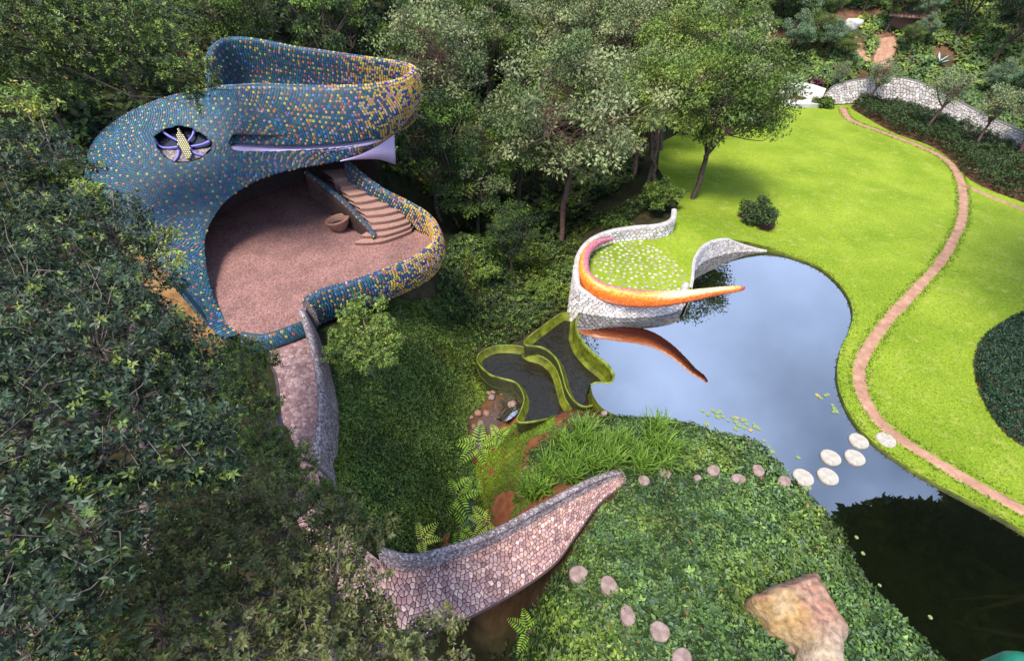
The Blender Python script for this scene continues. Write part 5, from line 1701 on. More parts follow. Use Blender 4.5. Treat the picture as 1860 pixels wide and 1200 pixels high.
def limb(p0, p1, r0, r1, r2, sag=.12, n=7):
    t = np.linspace(0, 1, n)[:, None]
    L = np.linalg.norm(p1 - p0)
    off = r2.normal(size=3) * L * sag * .5
    pth = p0 * (1 - t) + p1 * t + off * np.sin(np.pi * t) + r2.normal(size=(n, 3)) * L * .012
    pth[0] = p0; pth[-1] = p1
    return tube(pth, np.linspace(r0, r1, n), 6, False)

DARK = [(.019, .034, .018), (.029, .050, .026), (.048, .080, .042), (.024, .042, .012), (.105, .155, .035), (.16, .21, .045)]
OLIVE = [(.060, .075, .026), (.085, .100, .036), (.045, .062, .022), (.12, .125, .055), (.10, .12, .030)]
MID = [(.040, .075, .016), (.060, .105, .022), (.085, .130, .028), (.030, .055, .014)]
GREYG = [(.085, .110, .062), (.110, .135, .080), (.065, .090, .048), (.050, .075, .036)]
YELG = [(.105, .150, .028), (.150, .190, .038), (.075, .115, .024), (.20, .20, .04)]
DEEP = [(.022, .042, .014), (.034, .060, .018), (.045, .075, .022)]
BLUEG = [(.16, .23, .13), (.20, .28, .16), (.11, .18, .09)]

GREYG = [tuple(np.array(q) * np.array([2.1, 1.9, 1.45])) for q in GREYG]
YELG = [tuple(np.array(q) * 1.6) for q in YELG]
MID = [tuple(np.array(q) * np.array([1.8, 1.65, 1.25])) for q in MID]
OLIVE = [tuple(np.array(q) * np.array([1.2, 1.15, 1.0])) for q in OLIVE]
LEAF4 = (np.array([(0, 0, 0), (.42, -.48, .08), (1, 0, -.14), (.42, .48, .08), (.5, 0, -.03)]), np.array([(0, 4, 1), (1, 4, 2), (2, 4, 3), (3, 4, 0)]))

def sprigs(blobs, dens, slen, m, kk, llen, pal, w, tip_pal, seed, tmpl, ratio, cull=-.45):
    """leafy shoots growing out of lumpy blobs: m nodes of kk leaves on each; returns leaf mesh data and the shoots' axes"""
    r2 = np.random.default_rng(seed)
    Cs = np.array([b[:3] for b in blobs]); Rs = np.array([b[3] for b in blobs])
    S, E = [], []
    for i, (c, r) in enumerate(zip(Cs, Rs)):
        n = int(dens * 4 * np.pi * r * r)
        d = nrm(r2.normal(size=(n, 3)) + np.array([0, 0, .25]))
        lump = 1 + .32 * vnoise(d[:, 0] * 1.6 + i * 3.1, d[:, 1] * 1.6 + d[:, 2] * 1.9, 1.5, i)
        q = r * lump * r2.uniform(.55, 1.12, n) ** .8
        e = c + d * q[:, None] * np.array([1, 1, .82])
        tc_ = nrm(np.array([0, 0, CAM_H]) - c)
        ok = (d @ tc_ > cull) & (np.abs(vnoise(e[:, 0] * 1.1, e[:, 1] * 1.1 + e[:, 2], 1.7, seed)) + r2.uniform(0, .5, n) > .20)
        for j in range(len(Cs)):
            if j != i:
                ok &= np.linalg.norm((e - Cs[j]) / Rs[j], axis=1) > .62
        e, d = e[ok], d[ok]
        ax = nrm(d + r2.normal(size=d.shape) * .55 + np.array([0, 0, .15]))
        S.append(e - ax * slen * r2.uniform(.6, 1.2, (len(e), 1))); E.append(e)
    S, E = np.vstack(S), np.vstack(E)
    n = len(S)
    ax = nrm(E - S); a, b = frames(ax)
    base = pick_cols(n, pal, w, r2, .2)
    tipc = pick_cols(n, tip_pal, [1] * len(tip_pal), r2, .2)
    young = (r2.uniform(0, 1, n) < .16)[:, None]
    P, A, N, L, C = [], [], [], [], []
    for q in range(m):
        t = .25 + .75 * q / max(m - 1, 1)
        nodes = S + (E - S) * t + np.array([0, 0, -.10]) * slen * (1 - t) ** 2
        last = q == m - 1
        for k in range(kk + (2 if last else 0)):
            th = 2.4 * (q * kk + k) + r2.uniform(-.5, .5, n)
            rad = a * np.cos(th)[:, None] + b * np.sin(th)[:, None]
            dd = nrm(rad + ax * r2.uniform(.3, 1.0, (n, 1)) + np.array([0, 0, -.12]))
            P.append(nodes + r2.normal(size=(n, 3)) * llen * .05); A.append(dd)
            N.append(nrm(ax * .6 + np.array([0, 0, .8]) - rad * .1 + r2.normal(size=(n, 3)) * .35))
            l = llen * r2.uniform(.6, 1.15, n) * (1.0 if not last else .85)
            L.append(l)
            cc = np.where(young, tipc, base) if q >= m - 2 else base
            C.append(cc * r2.uniform(.75, 1.25, (n, 1)))
    P, A, N, L, C = map(np.concatenate, (P, A, N, L, C))
    return leaves(P, A, N, L, L * ratio, C, tmpl) + (S, E)

def near_tree(name, label, cat, blobs_px, base, llen, dens, k, pal, w, seed, tmpl=LEAF4, ratio=.40, group=None, stem_r=.12, mat=None, barkm=None, hub=None, slen=.38, m=4, tip_pal=None, bare=.25, sag=.2):
    r2 = np.random.default_rng(seed)
    blobs = [tuple(WD(a, b, d)) + (r, .8) for a, b, d, r in blobs_px]
    root = thing(name, label, cat, base, group)
    B = np.array(base, float)
    V, F, C, S, E = sprigs(blobs, dens, slen, m, k, llen, pal, w, tip_pal or YELG[:2], seed, tmpl, ratio)
    mobj('crown', V - B, F, mat or M['leaf'], root, False, C)
    mb = MB()
    cen = np.array([b[:3] for b in blobs])
    top = cen.mean(0); top[2] = max(B[2] + .4, cen[:, 2].min() - .6)
    if hub is not None:
        top = WD(*hub)
    mb.add(*limb(B - np.array([0, 0, .4]), top, stem_r * 1.3, stem_r, r2, .15, 9))
    bi = np.argmin(np.linalg.norm(S[:, None] - cen[None], axis=2), axis=1)
    for i, b in enumerate(blobs):
        c = np.array(b[:3])
        mb.add(*limb(top, c, stem_r * .6, stem_r * .18, r2, sag))
        ids = np.where(bi == i)[0]
        for q in r2.permutation(ids)[:max(6, int(len(ids) * bare))]:
            mid = c * .45 + S[q] * .55 + r2.normal(size=3) * .08
            pth = np.array([c * .8 + S[q] * .2, mid, S[q], (S[q] + E[q]) / 2, E[q]])
            mb.add(*tube(pth, [stem_r * .10, .009, .006, .005, .003], 3, False))
    for q in range(len(mb.V)):
        mb.V[q] = mb.V[q] - B
    mb.obj('trunk', barkm or M['twig'], root, True)
    return root

def base_under(px, py, d, dx=0, dy=0):
    p = WD(px, py, d)
    x, y = p[0] + dx, p[1] + dy
    return (x, y, float(gz(x, y)))

near_tree('oak_tree', 'large dark blue-green oak filling the left edge in front of the serpent house', 'tree',
          [(40, 300, 9, 1.0), (110, 430, 8.6, 1.1), (215, 430, 8.6, .75), (285, 440, 8.8, .38), (235, 520, 8.2, .8), (60, 560, 7.2, 1.15), (180, 640, 6.6, 1.05), (300, 620, 7.2, .7), (370, 690, 7.2, .55), (80, 780, 5.6, 1.0), (230, 790, 5.8, .9), (340, 810, 6.0, .65), (395, 850, 6.0, .35), (40, 950, 5, .9), (160, 960, 5.0, .65), (20, 1130, 4.4, .8), (-120, 700, 6, 1.2), (-80, 450, 8, 1.3)],
          base_under(40, 700, 6.5, -1.5, 0), .105, 27, 3, DARK[:4], [3, 4, 4, 2], 11, ratio=.44, tip_pal=DARK[4:])
near_tree('oak_sapling', 'bright sprigs of yellow-green new leaves rising at the far left', 'tree',
          [(30, 180, 9.5, .45), (70, 200, 9.5, .35), (60, 290, 9.3, .4), (30, 400, 8.8, .35), (180, 500, 8.0, .22), (300, 425, 8.5, .25), (310, 470, 8.2, .2), (110, 310, 9.2, .3), (150, 345, 9.0, .25)],
          base_under(30, 260, 9.5, -.6, .3), .11, 22, 3, YELG, [2, 4, 1, 2], 12, stem_r=.05)
near_tree('holm_oak', 'olive-grey holm oak with pale twigs across the bottom left', 'tree',
          [(420, 900, 8, .8), (520, 960, 8.5, .8), (615, 975, 9, .75), (685, 965, 9.4, .4), (350, 1010, 7, .8), (480, 1080, 7, .85), (600, 1080, 7.5, .8), (670, 1110, 7.6, .45), (770, 1150, 8, .34), (815, 1130, 8, .26), (300, 1140, 6, .8), (430, 1180, 6.2, .8), (560, 1180, 6.5, .8), (690, 1195, 7, .6), (820, 1215, 7.5, .32), (170, 1110, 5.6, .7), (230, 1000, 6.4, .6), (160, 1230, 5.2, .7)],
          base_under(430, 1080, 7.2, -.5, -.8), .092, 30, 3, OLIVE, [3, 4, 2, 1.6, 2], 13, ratio=.5, slen=.3, tmpl=LEAF4, tip_pal=OLIVE[3:], m=4, bare=.3)
near_tree('bushy_oak', 'mid-green small-leaved oak below the terrace threshold beside the upper path', 'tree',
          [(448, 640, 13.2, .55), (485, 650, 13.2, .35), (440, 700, 12.6, .7), (485, 735, 12.2, .40), (420, 770, 11.6, .85), (485, 800, 11.2, .55), (535, 850, 10.8, .55), (450, 850, 10.4, .85), (585, 900, 10.4, .40), (525, 900, 10, .6), (380, 730, 12, .7), (640, 940, 10.2, .4)],
          base_under(450, 770, 11.8, -.3, 0), .075, 46, 3, MID + OLIVE[:2], [3, 3, 2, 2, 2, 2], 14, slen=.28, tmpl=LEAF2, ratio=.45, m=5)
near_tree('leafy_shrub', 'bright green leafy shrub against the front of the lower jaw', 'shrub',
          [(640, 575, 17.2, .55), (690, 590, 17.2, .55), (615, 610, 16.6, .45), (665, 625, 16.4, .55), (715, 620, 16.8, .35), (650, 548, 17.6, .35), (690, 550, 17.4, .3), (640, 650, 16, .35), (605, 640, 16.2, .35), (700, 650, 16, .35), (665, 665, 15.8, .3)],
          base_under(665, 600, 17.0), .11, 34, 3, MID + YELG[:2], [2, 3, 4, 1, 2, 1.2], 15, stem_r=.06, tmpl=LEAF2, ratio=.5)
near_tree('overhanging_tree', 'dark small-leaved tree overhanging the top of the serpent head', 'tree',
          [(40, 40, 14, 1.5), (150, 50, 14.2, 1.3), (240, 90, 14.6, 1.0), (310, 130, 15, .7), (352, 165, 15.3, .40), (372, 118, 15.4, .40), (385, 150, 15.4, .25), (120, 130, 15, 1.0), (230, 25, 15.6, 1.1), (305, 70, 15.4, .7), (205, 150, 15.2, .45), (360, 195, 15.2, .18), (-80, 100, 14, 1.6)],
          base_under(-200, 250, 13, -1.5, 0), .10, 30, 3, DEEP + MID[:3] + OLIVE[:1], [3, 3, 3, 2, 2, 2, 2], 16, hub=(-40, 60, 14.2), tmpl=LEAF2, ratio=.48, m=4, slen=.42, barkm=M['bark'], sag=.03, stem_r=.07)

# ------------------------------------------------------------------ forest tree prototypes (trunk with limbs, crown of leaf clumps)
def proto(name, label, cat, H, Rc, ntips, per, llen, pal, w, seed, lean=(0, 0), trunk_r=.16, low=.35, flat=.75, tmpl=LEAF2, barkm='bark', clump=.8, multi=1, ratio=.5):
    r2 = np.random.default_rng(seed)
    root = thing(name, label, cat, (0, 0, -500))
    mb = MB()
    tips = []
    for m_ in range(multi):
        b0 = np.array([r2.uniform(-.3, .3) * (multi > 1), r2.uniform(-.3, .3) * (multi > 1), -.6])
        fork = np.array([lean[0] * low * H + r2.uniform(-.2, .2), lean[1] * low * H + r2.uniform(-.2, .2), low * H])
        mb.add(*limb(b0, fork, trunk_r, trunk_r * .75, r2, .12, 9))
        nl = max(3, 7 // multi)
        for i in range(nl):
            az = 2 * np.pi * (i + r2.uniform(-.3, .3)) / nl + m_
            rr = Rc * r2.uniform(.35, .7)
            top = np.array([lean[0] * H * .75 + rr * math.cos(az), lean[1] * H * .75 + rr * math.sin(az), H * r2.uniform(.55, .88)])
            mb.add(*limb(fork, top, trunk_r * .55, trunk_r * .22, r2, .25, 8))
            for j in range(max(1, ntips // (nl * multi))):
                c0 = np.array([lean[0] * H * .7, lean[1] * H * .7, H * .66])
                d = nrm(r2.normal(size=3)); d[2] = d[2] * .9 + .1
                tip = c0 + d * np.array([Rc, Rc, H * .36]) * r2.uniform(.55, 1.0)
                tip = tip * .7 + (top + nrm(tip - top) * Rc * .5) * .3
                s = fork * .3 + top * .7
                mb.add(*limb(s, tip, trunk_r * .16, .012, r2, .25, 5))
                tips.append(tip)
    mb.obj('trunk', M[barkm], root, True)
    tips = np.array(tips)
    n = len(tips) * per
    ci = np.repeat(np.arange(len(tips)), per)
    d = nrm(r2.normal(size=(n, 3)))
    csz = r2.uniform(.6, 1.25, len(tips))[ci] * clump
    P = tips[ci] + d * (csz * r2.uniform(.15, 1, n) ** .6)[:, None] * np.array([1, 1, flat * .75])
    A = nrm(d * .7 + r2.normal(size=(n, 3)) * .7 + np.array([0, 0, -.15]))
    Nn = nrm(d + np.array([0, 0, .8]) + r2.normal(size=(n, 3)) * .5)
    L = llen * r2.uniform(.6, 1.25, n)
    cl = pick_cols(len(tips), pal, w, r2, .2)[ci] * r2.uniform(.75, 1.25, (n, 1))
    V, F, C = leaves(P, A, Nn, L, L * ratio, cl, tmpl)
    mobj('crown', V, F, M['leaf_matte'], root, False, C)
    return root

PR = {}
PR['grey'] = proto('oak_tree', '', 'tree', 10, 4.0, 70, 190, .19, GREYG, [3, 3, 2, 2], 101, barkm='bark_red', low=.42)
PR['grey2'] = proto('oak_tree', '', 'tree', 9, 3.4, 63, 180, .18, GREYG + MID[:2], [2, 2, 2, 2, 2, 2], 102, multi=2)
PR['yel'] = proto('oak_tree', '', 'tree', 9, 3.2, 63, 180, .17, YELG + MID[1:3], [3, 2, 3, .6, 2, 2], 103, multi=2)
PR['mid'] = proto('oak_tree', '', 'tree', 8, 3.0, 56, 190, .17, MID + GREYG[2:], [2, 3, 2, 2, 2, 2], 104)
PR['deep'] = proto('oak_tree', '', 'tree', 8, 3.1, 56, 190, .17, DEEP + MID[:2], [3, 3, 2, 2, 1], 105)
PR['lawn'] = proto('oak_tree', '', 'tree', 8.6, 3.4, 98, 170, .17, MID + YELG[2:3] + GREYG[2:], [2, 3, 2, 2, 2, 1, 1], 106, lean=(.16, .02), low=.30, trunk_r=.17)
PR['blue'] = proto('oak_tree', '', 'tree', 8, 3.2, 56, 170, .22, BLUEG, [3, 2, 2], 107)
PR['thin'] = proto('young_tree', '', 'tree', 5.5, 1.7, 42, 60, .16, BLUEG + GREYG[:2], [3, 2, 2, 2, 2], 108, low=.4, trunk_r=.12, barkm='bark_red', clump=.6)
PR['conifer'] = proto('pine_tree', '', 'tree', 9, 3.6, 70, 220, .20, DEEP + [(.02, .05, .03)], [2, 2, 1, 3], 109, low=.25, flat=.4, ratio=.3)
used = set()
def plant(kind, xy, sc, rz, label, group=None, name=None):
    x, y = xy
    root = PR[kind]
    z = float(gz(x, y))
    if pip(np.array([x]), np.array([y]), LAWN)[0]:
        z = float(lawn_h(x, y))
    if kind not in used:
        used.add(kind)
        root.location = (x, y, z); root.rotation_euler = (0, 0, rz); root.scale = (sc,) * 3 if np.isscalar(sc) else sc
        root['label'] = label
        if group:
            root['group'] = group
        return root
    return copy_tree(root, (x, y, z), rz, sc, label, group)

def at(px, py, z):
    return tuple(Wz(px, py, z)[:2])
plant('grey', at(1022, 452, -2.4), 1.22, .4, 'tall grey-green oak with reddish trunk standing in the ravine left of the stone wall')
plant('lawn', at(1258, 351, .5), 1.1, 0.15, 'oak with a dark leaning trunk standing alone on the lawn edge')
plant('yel', at(1172, 352, .6), 1.0, 1.2, 'yellow-green oak with several stems behind the stone wall')
plant('yel', (11.5, 37.5), 1.12, 2.6, 'tall yellow-tinged oak behind the lawn oak at the top')
plant('grey2', (14.5, 41), 1.18, 1.0, 'dark-limbed oak rising to the top edge left of the white wall')
plant('grey2', at(900, 440, -2.8), .95, 3.0, 'grey oak beside the ravine right of the serpent snout')
plant('mid', at(870, 470, -2.6), .8, 3.6, 'small green oak low in the ravine below the snout')
plant('deep', at(800, 400, .2), .95, .3, 'dark oak right behind the lower jaw')
plant('deep', at(930, 520, -2.6), .55, 2.2, 'low dark oak above the lower cascade pool')
plant('mid', (0.5, 33), 1.1, 2.2, 'green oak behind the tall grey-green oak')
plant('grey', (-4.5, 31), .95, 2.9, 'grey-green oak behind the serpent snout')
plant('yel', (4, 37), 1.0, 4.4, 'light green oak in the second row above the ravine')
plant('grey', (8, 41), 1.05, 5.0, 'grey-green oak in the third row left of the yellow-tinged oak')
plant('deep', (-9.5, 30.5), .95, 5.5, 'dark oak right behind the upper parapet')
plant('mid', (-14.5, 29.5), .9, 1.1, 'green oak behind the left end of the upper parapet')
plant('deep', (-19, 26), .9, 3.1, 'dark oak behind the back of the serpent head')
plant('mid', (-19.5, 21.5), .62, 4.1, 'low bushy oak left of the back of the serpent head')
plant('deep', (-23, 22), .8, .9, 'dark oak at the left edge behind the overhanging tree')
GF = 'oaks of the wood behind the serpent house'
r2 = np.random.default_rng(31)
spots = []
kinds = ['mid', 'grey', 'deep', 'yel', 'grey2', 'mid', 'grey2', 'yel']
fix = [(x, y) for x, y in [(-4.5, 31), (0.5, 33), (4, 37), (8, 41), (11.5, 37.5), (14.5, 41), (-9.5, 30.5), (-14.5, 29.5), (-19, 26)]]
nf = 0
for _ in range(3000):
    x = r2.uniform(-48, 24); y = r2.uniform(33, 92)
    if any((x - a) ** 2 + (y - b) ** 2 < 4.1 ** 2 for a, b in spots + fix):
        continue
    if pip(np.array([x]), np.array([y]), LAWN)[0] or (x > 13 and y < 50) or (x > 18 and y < 58):
        continue
    ppx, ppy = proj(np.array([x, y, float(gz(x, y)) + 6]))
    if not (-60 < ppx < 1560 and -140 < ppy < 700):
        continue
    spots.append((x, y))
    k = kinds[nf % 8]
    row = 'nearer part' if y < 48 else ('middle part' if y < 65 else 'top')
    tone = {'mid': 'green', 'grey': 'grey-green', 'deep': 'dark green', 'yel': 'yellow-green', 'grey2': 'mottled grey-green'}[k]
    sidew = 'above the parapet' if ppx < 760 else ('above the ravine' if ppx < 1100 else 'near the white wall')
    plant(k, (x, y), r2.uniform(.8, 1.15), r2.uniform(0, 6.3), f'{tone} oak in the {row} of the wood {sidew}', f'{tone} oaks in the {row} of the wood {sidew}')
    nf += 1
print('forest', nf)
# far right hillside
plant('blue', (27, 58), .75, .4, 'pale blue-green tree on the hill behind the white wall')
plant('blue', (23, 66), .95, 1.9, 'hazy blue-green tree at the top right of the wood')
plant('blue', (31, 72), 1.0, 3.9, 'hazy blue-green tree behind the hut hill')
plant('mid', (24, 55), .62, 5.9, 'round green tree just behind the white wall')
plant('mid', (28.5, 57), .5, .9, 'small green tree beside the hill track')
for i_, (a_, b_, k_, s_, l_) in enumerate([(1432, 118, 'blue', .55, 'pale tree left of the purple shrub'), (1462, 100, 'mid', .5, 'round green tree above the purple shrub'), (1496, 112, 'blue', .45, 'pale tree right above the white wall'), (1530, 124, 'mid', .42, 'green tree beside the hill path'), (1445, 66, 'blue', .6, 'hazy tree left of the white rock, lower'), (1490, 62, 'mid', .5, 'green tree below the white rock'), (1412, 40, 'blue', .7, 'hazy tree at the top beside the yellow-tinged oak'), (1566, 26, 'mid', .6, 'green tree behind the white rock'), (1515, 22, 'blue', .7, 'hazy tree at the top edge above the white rock'), (1640, 100, 'mid', .35, 'bush-like tree right of the hill track'), (1668, 88, 'blue', .35, 'pale bush-like tree below the hut'), (1470, 20, 'blue', .8, 'hazy tree at the top edge right of the oaks')]):
    plant(k_, on_ground(a_, b_)[:2], s_, i_ * 1.3, l_)
plant('blue', on_ground(1652, 64)[:2], .5, .7, 'pale feathery tree half hiding the hut')
plant('lawn', on_ground(1605, 62)[:2], .55, .3, 'small dark-trunked tree in front of the hut')
plant('conifer', on_ground(1800, 120)[:2], .8, .3, 'dark spreading pine at the top right corner')
plant('conifer', on_ground(1740, 70)[:2], .75, 2.3, 'dark pine above the agave')
plant('conifer', on_ground(1850, 60)[:2], .95, 4.3, 'dark pine behind the right edge')
plant('conifer', on_ground(1700, 25)[:2], .8, 1.3, 'dark pine behind the hut')
plant('thin', at(1505, 182, .3), .62, 0, 'thin pale tree in front of the white wall')
plant('thin', at(1576, 192, .3), .80, 1, 'thin pale tree before the arched stone wall, left of two')
plant('thin', at(1683, 240, .3), .98, 2, 'leaning reddish-trunked thin tree before the arched stone wall')
plant('thin', at(1765, 270, .3), .95, 3, 'thin pale tree above the juniper bed near the right edge')
plant('thin', at(1838, 285, .3), 1.0, 4, 'thin pale tree at the right edge above the juniper bed')
plant('blue', on_ground(1790, 185)[:2], .42, 2.4, 'pale feathery tree behind the wall at the right edge')
plant('blue', on_ground(1850, 170)[:2], .5, 5.4, 'pale feathery tree cut by the right edge')
r2 = np.random.default_rng(77)
for i in range(26):
    x = r2.uniform(20, 62); y = r2.uniform(62, 92)
    if any((x - a) ** 2 + (y - b) ** 2 < 5 ** 2 for a, b in spots):
        continue
    spots.append((x, y))
    if abs(x - HUTP[0]) < 5 and y < HUTP[1] + 2:
        continue
    plant(['blue', 'conifer', 'mid', 'blue'][i % 4], (x, y), r2.uniform(.8, 1.1), i, ['hazy blue-green tree on the far hilltop', 'dark pine on the far hilltop', 'green tree on the far hilltop', 'hazy blue-green tree on the far hilltop'][i % 4], ['hazy trees on the far hilltop', 'pines on the far hilltop', 'green trees on the far hilltop', 'hazy trees on the far hilltop'][i % 4])

# tall tree beside the viewpoint whose crown is mirrored in the near end of the pond
r2 = np.random.default_rng(41)
OT = thing('tall_tree', 'tall spreading tree mirrored as the dark patch at the near end of the pond', 'tree', (37, 6, float(gz(37, 6))))
bl = []
for gx in np.arange(21, 48, 2.4):
    for gy in np.arange(2, 22, 2.4):
        lim = 17.4 + (gx - 24) * .235
        if gy < lim - 1.2:
            bl.append((gx + r2.uniform(-.4, .4), min(gy, lim - 1.4) + r2.uniform(-.4, .4), 20 + r2.uniform(-.8, .8), 1.9 * r2.uniform(.85, 1.1), .8))
P, O = blob_points(bl, 5, r2)
V, F, C = rosettes(P - np.array(OT.location), O, 6, .82, DEEP, [2, 2, 2], 5, LEAF2, .55)
mobj('crown', V, F, M['leaf_matte'], OT, False, C)
mb = MB(); b0 = np.array([0, 0, -.5])
mb.add(*limb(b0, np.array([0, 3, 15.0]), .7, .4, r2, .1, 10))
for b in bl[::5]:
    mb.add(*limb(np.array([0, 3, 15.0]), np.array(b[:3]) - np.array(OT.location), .25, .05, r2, .15))
mb.obj('trunk', M['bark'], OT, True)

# ------------------------------------------------------------------ ground cover
def scatter_poly(poly, n, r2):
    x0, y0 = poly.min(0); x1, y1 = poly.max(0)
    a = (x1 - x0) * (y1 - y0)
    m = int(n * a)
    x = r2.uniform(x0, x1, m); y = r2.uniform(y0, y1, m)
    k = pip(x, y, poly)
    return x[k], y[k]
def gpoly(lst):
    return np.array([on_ground(a, b)[:2] for a, b in lst])
def cover(name, label, poly, dens, llen, lift, pal, w, seed, avoid=(), k=4, tmpl=LEAF2, hf=None, ratio=.55, lump=.12, mat=None, up=1.0, spread=.6):
    r2 = np.random.default_rng(seed)
    x, y = scatter_poly(np.asarray(poly), dens, r2)
    keep = np.ones(len(x), bool)
    for a in avoid:
        keep &= a(x, y)
    x, y = x[keep], y[keep]
    z = (hf or gz)(x, y)
    hgt = lift * (.55 + .45 * vnoise(x, y, 1.1, seed) + .25 * vnoise(x, y, 3.1, seed + 1))
    P = np.column_stack([x, y, z + np.maximum(hgt, .02) * r2.uniform(.35, 1, len(x))])
    e = .15
    gxn = ((hf or gz)(x + e, y) - (hf or gz)(x - e, y)) / (2 * e); gyn = ((hf or gz)(x, y + e) - (hf or gz)(x, y - e)) / (2 * e)
    N = nrm(np.column_stack([-gxn, -gyn, np.full(len(x), up)]) + r2.normal(size=(len(x), 3)) * .35)
    V, F, C = rosettes(P, N, k, llen, pal, w, seed, tmpl, ratio, spread, .05)
    nv_ = len(tmpl[0])
    g = V.reshape(-1, nv_, 3).mean(1)
    patch = 1 + .38 * vnoise(g[:, 0], g[:, 1], .55, seed + 3) + .30 * vnoise(g[:, 0], g[:, 1], 1.9, seed + 4)
    yel = np.clip(vnoise(g[:, 0], g[:, 1], .8, seed + 6), 0, 1)[:, None]
    Cl = C.reshape(-1, nv_, 3)[:, 0] * patch[:, None] * (1 + yel * np.array([.45, .2, -.3]))
    dead = r2.uniform(0, 1, len(Cl)) < .006
    Cl[dead] = np.array((.22, .12, .04))
    big = r2.uniform(.65, 1.35, len(g))[:, None, None]
    V = ((V.reshape(-1, nv_, 3) - g[:, None]) * big + g[:, None]).reshape(-1, 3)
    C = np.repeat(np.clip(Cl, .004, .6), nv_, 0)
    return mobj(name, V, F, mat or M['leaf'], None, False, C, kind='stuff', label=label)

def off_stones(x, y):
    k = np.ones(len(x), bool)
    for a, b, r in GSTW:
        k &= np.hypot(x - a, y - b) > r * 1.02
    return k
B12 = np.vstack([B1[:, :2], B2[::-1, :2]])
off_bridge = lambda x, y: ~pip(x, y, B12) & (pdist(x, y, B12, True) > .03)
off_boulder = lambda x, y: ~pip(x, y, bos)
off_pond = lambda x, y: ~pip(x, y, POND)
IVY = [(.055, .105, .030), (.085, .150, .038), (.040, .075, .030), (.125, .200, .050), (.065, .115, .065)]
garden = gpoly([(1140, 868), (1200, 850), (1262, 800), (1262, 772), (1320, 788), (1378, 806), (1418, 846), (1456, 892), (1496, 928), (1536, 985), (1566, 1034), (1606, 1086), (1662, 1146), (1716, 1206), (1760, 1260), (1500, 1290), (1200, 1290), (960, 1280), (930, 1200), (945, 1120), (985, 1065), (1020, 1022), (1052, 975), (1095, 915)])
cover('ivy_ground_cover', 'glossy dark green ivy covering the garden mound beside the pond', garden, 110, .14, .18, IVY, [3, 3, 2, 1.5, 1.5], 51, (off_stones, off_bridge, off_boulder, off_pond), k=4)
slope = gpoly([(606, 640), (640, 600), (720, 560), (790, 545), (830, 560), (868, 600), (862, 650), (885, 690), (888, 720), (850, 760), (845, 800), (862, 850), (875, 915), (885, 955), (800, 1000), (735, 1012), (700, 1005), (640, 960), (600, 850), (612, 780), (612, 720)])
on_path = np.vstack([UL[:, :2], UR[::-1, :2]])
cover('ground_cover', 'fine green creeper covering the slope between the upper path and the stream', slope, 270, .105, .16, [(.055, .095, .016), (.085, .140, .024), (.125, .190, .034), (.032, .060, .014)], [3, 4, 2, 2], 52, (off_bridge, lambda x, y: ~pip(x, y, on_path) & (pdist(x, y, UR) > .35)), k=4, ratio=.5)
rav = gpoly([(790, 545), (800, 480), (840, 430), (900, 420), (960, 430), (1010, 420), (1060, 400), (1120, 385), (1190, 350), (1200, 372), (1140, 405), (1060, 425), (1044, 470), (1040, 520), (1046, 565), (1015, 566), (945, 618), (870, 632), (850, 600)])
cover('ravine_undergrowth', 'dark mixed undergrowth filling the ravine beyond the cascade pools', rav, 90, .13, .55, DEEP + MID[:3], [3, 3, 2, 2, 2, 1], 53, k=5)
moss = gpoly([(862, 850), (885, 800), (940, 768), (1000, 758), (1010, 780), (960, 800), (945, 850), (985, 880), (975, 905), (930, 945), (900, 950), (870, 915)])
MOSSN = lambda x, y: vnoise(x, y, 1.3, 8) + .4 * vnoise(x, y, 3.5, 9) > -.32
cover('moss', 'bright green moss patches on the red earth bank below the pools', moss, 1300, .045, .05, [(.10, .19, .012), (.14, .25, .02), (.07, .13, .012)], [2, 3, 2], 54, (off_bridge, MOSSN), k=3, mat=M['leaf_matte'])
gard2 = gpoly([(1090, 738), (1130, 752), (1262, 772), (1262, 800), (1215, 842), (1150, 855), (1120, 855), (1060, 850), (1020, 870), (960, 905), (945, 880), (950, 830), (1000, 780), (1040, 755)])
cover('bank_ground_cover', 'low green leaves between the strap-leaf clumps and the pond', gard2, 150, .085, .16, IVY[:4], [3, 3, 2, 2], 55, (off_stones, off_bridge, off_pond), k=4)
under = gpoly([(985, 1065), (945, 1120), (930, 1200), (880, 1195), (880, 1130), (940, 1085)])
cover('shade_undergrowth', 'sparse undergrowth in the dark gap below the footbridge', under, 30, .10, .2, DEEP, [1, 1, 1], 56, (off_bridge,), k=5)
hillp = np.array([[24, 49.8], [29, 50.6], [34, 50], [38.6, 47.5], [40.5, 42], [40.5, 34], [62, 36], [68, 55], [60, 70], [40, 72], [24, 64]])
trk = lambda x, y: (pdist(x, y, tr) > .9) & (pdist(x, y, tr2) > .4) & (vnoise(x, y, .28, 12) > -.5)
cover('hillside_scrub', 'green scrub over the reddish hillside behind the arched stone wall', hillp, 15, .40, .5, [(.09, .15, .035), (.13, .20, .045), (.17, .24, .05), (.08, .13, .06)], [2, 2, 1, 2], 57, (trk,), k=5, mat=M['leaf_matte'])
wood = np.array([[-50, 30], [-26, 20], [-20, 12], [-16, 14], [-15.5, 22], [-12, 27], [-4, 27], [2, 27], [9, 33], [12, 44], [24, 55], [24, 75], [-50, 75]])
cover('forest_undergrowth', 'dark bushy undergrowth of the wood behind the serpent house', wood, 5.0, .42, 1.2, DEEP + MID[:2], [3, 3, 2, 2, 1], 58, k=6, mat=M['leaf_matte'])
slopeL = np.array([[-20, 12], [-16, 14], [-14, 21], [-13, 14.5], [-10.2, 12.2], [-8.4, 10], [-7, 6], [-6, 3], [-4, -3], [-22, -3]])
cover('slope_undergrowth', 'dark undergrowth under the oaks of the left slope', slopeL, 20, .16, .8, DEEP + MID[:2], [3, 3, 2, 2, 1], 59, k=6)

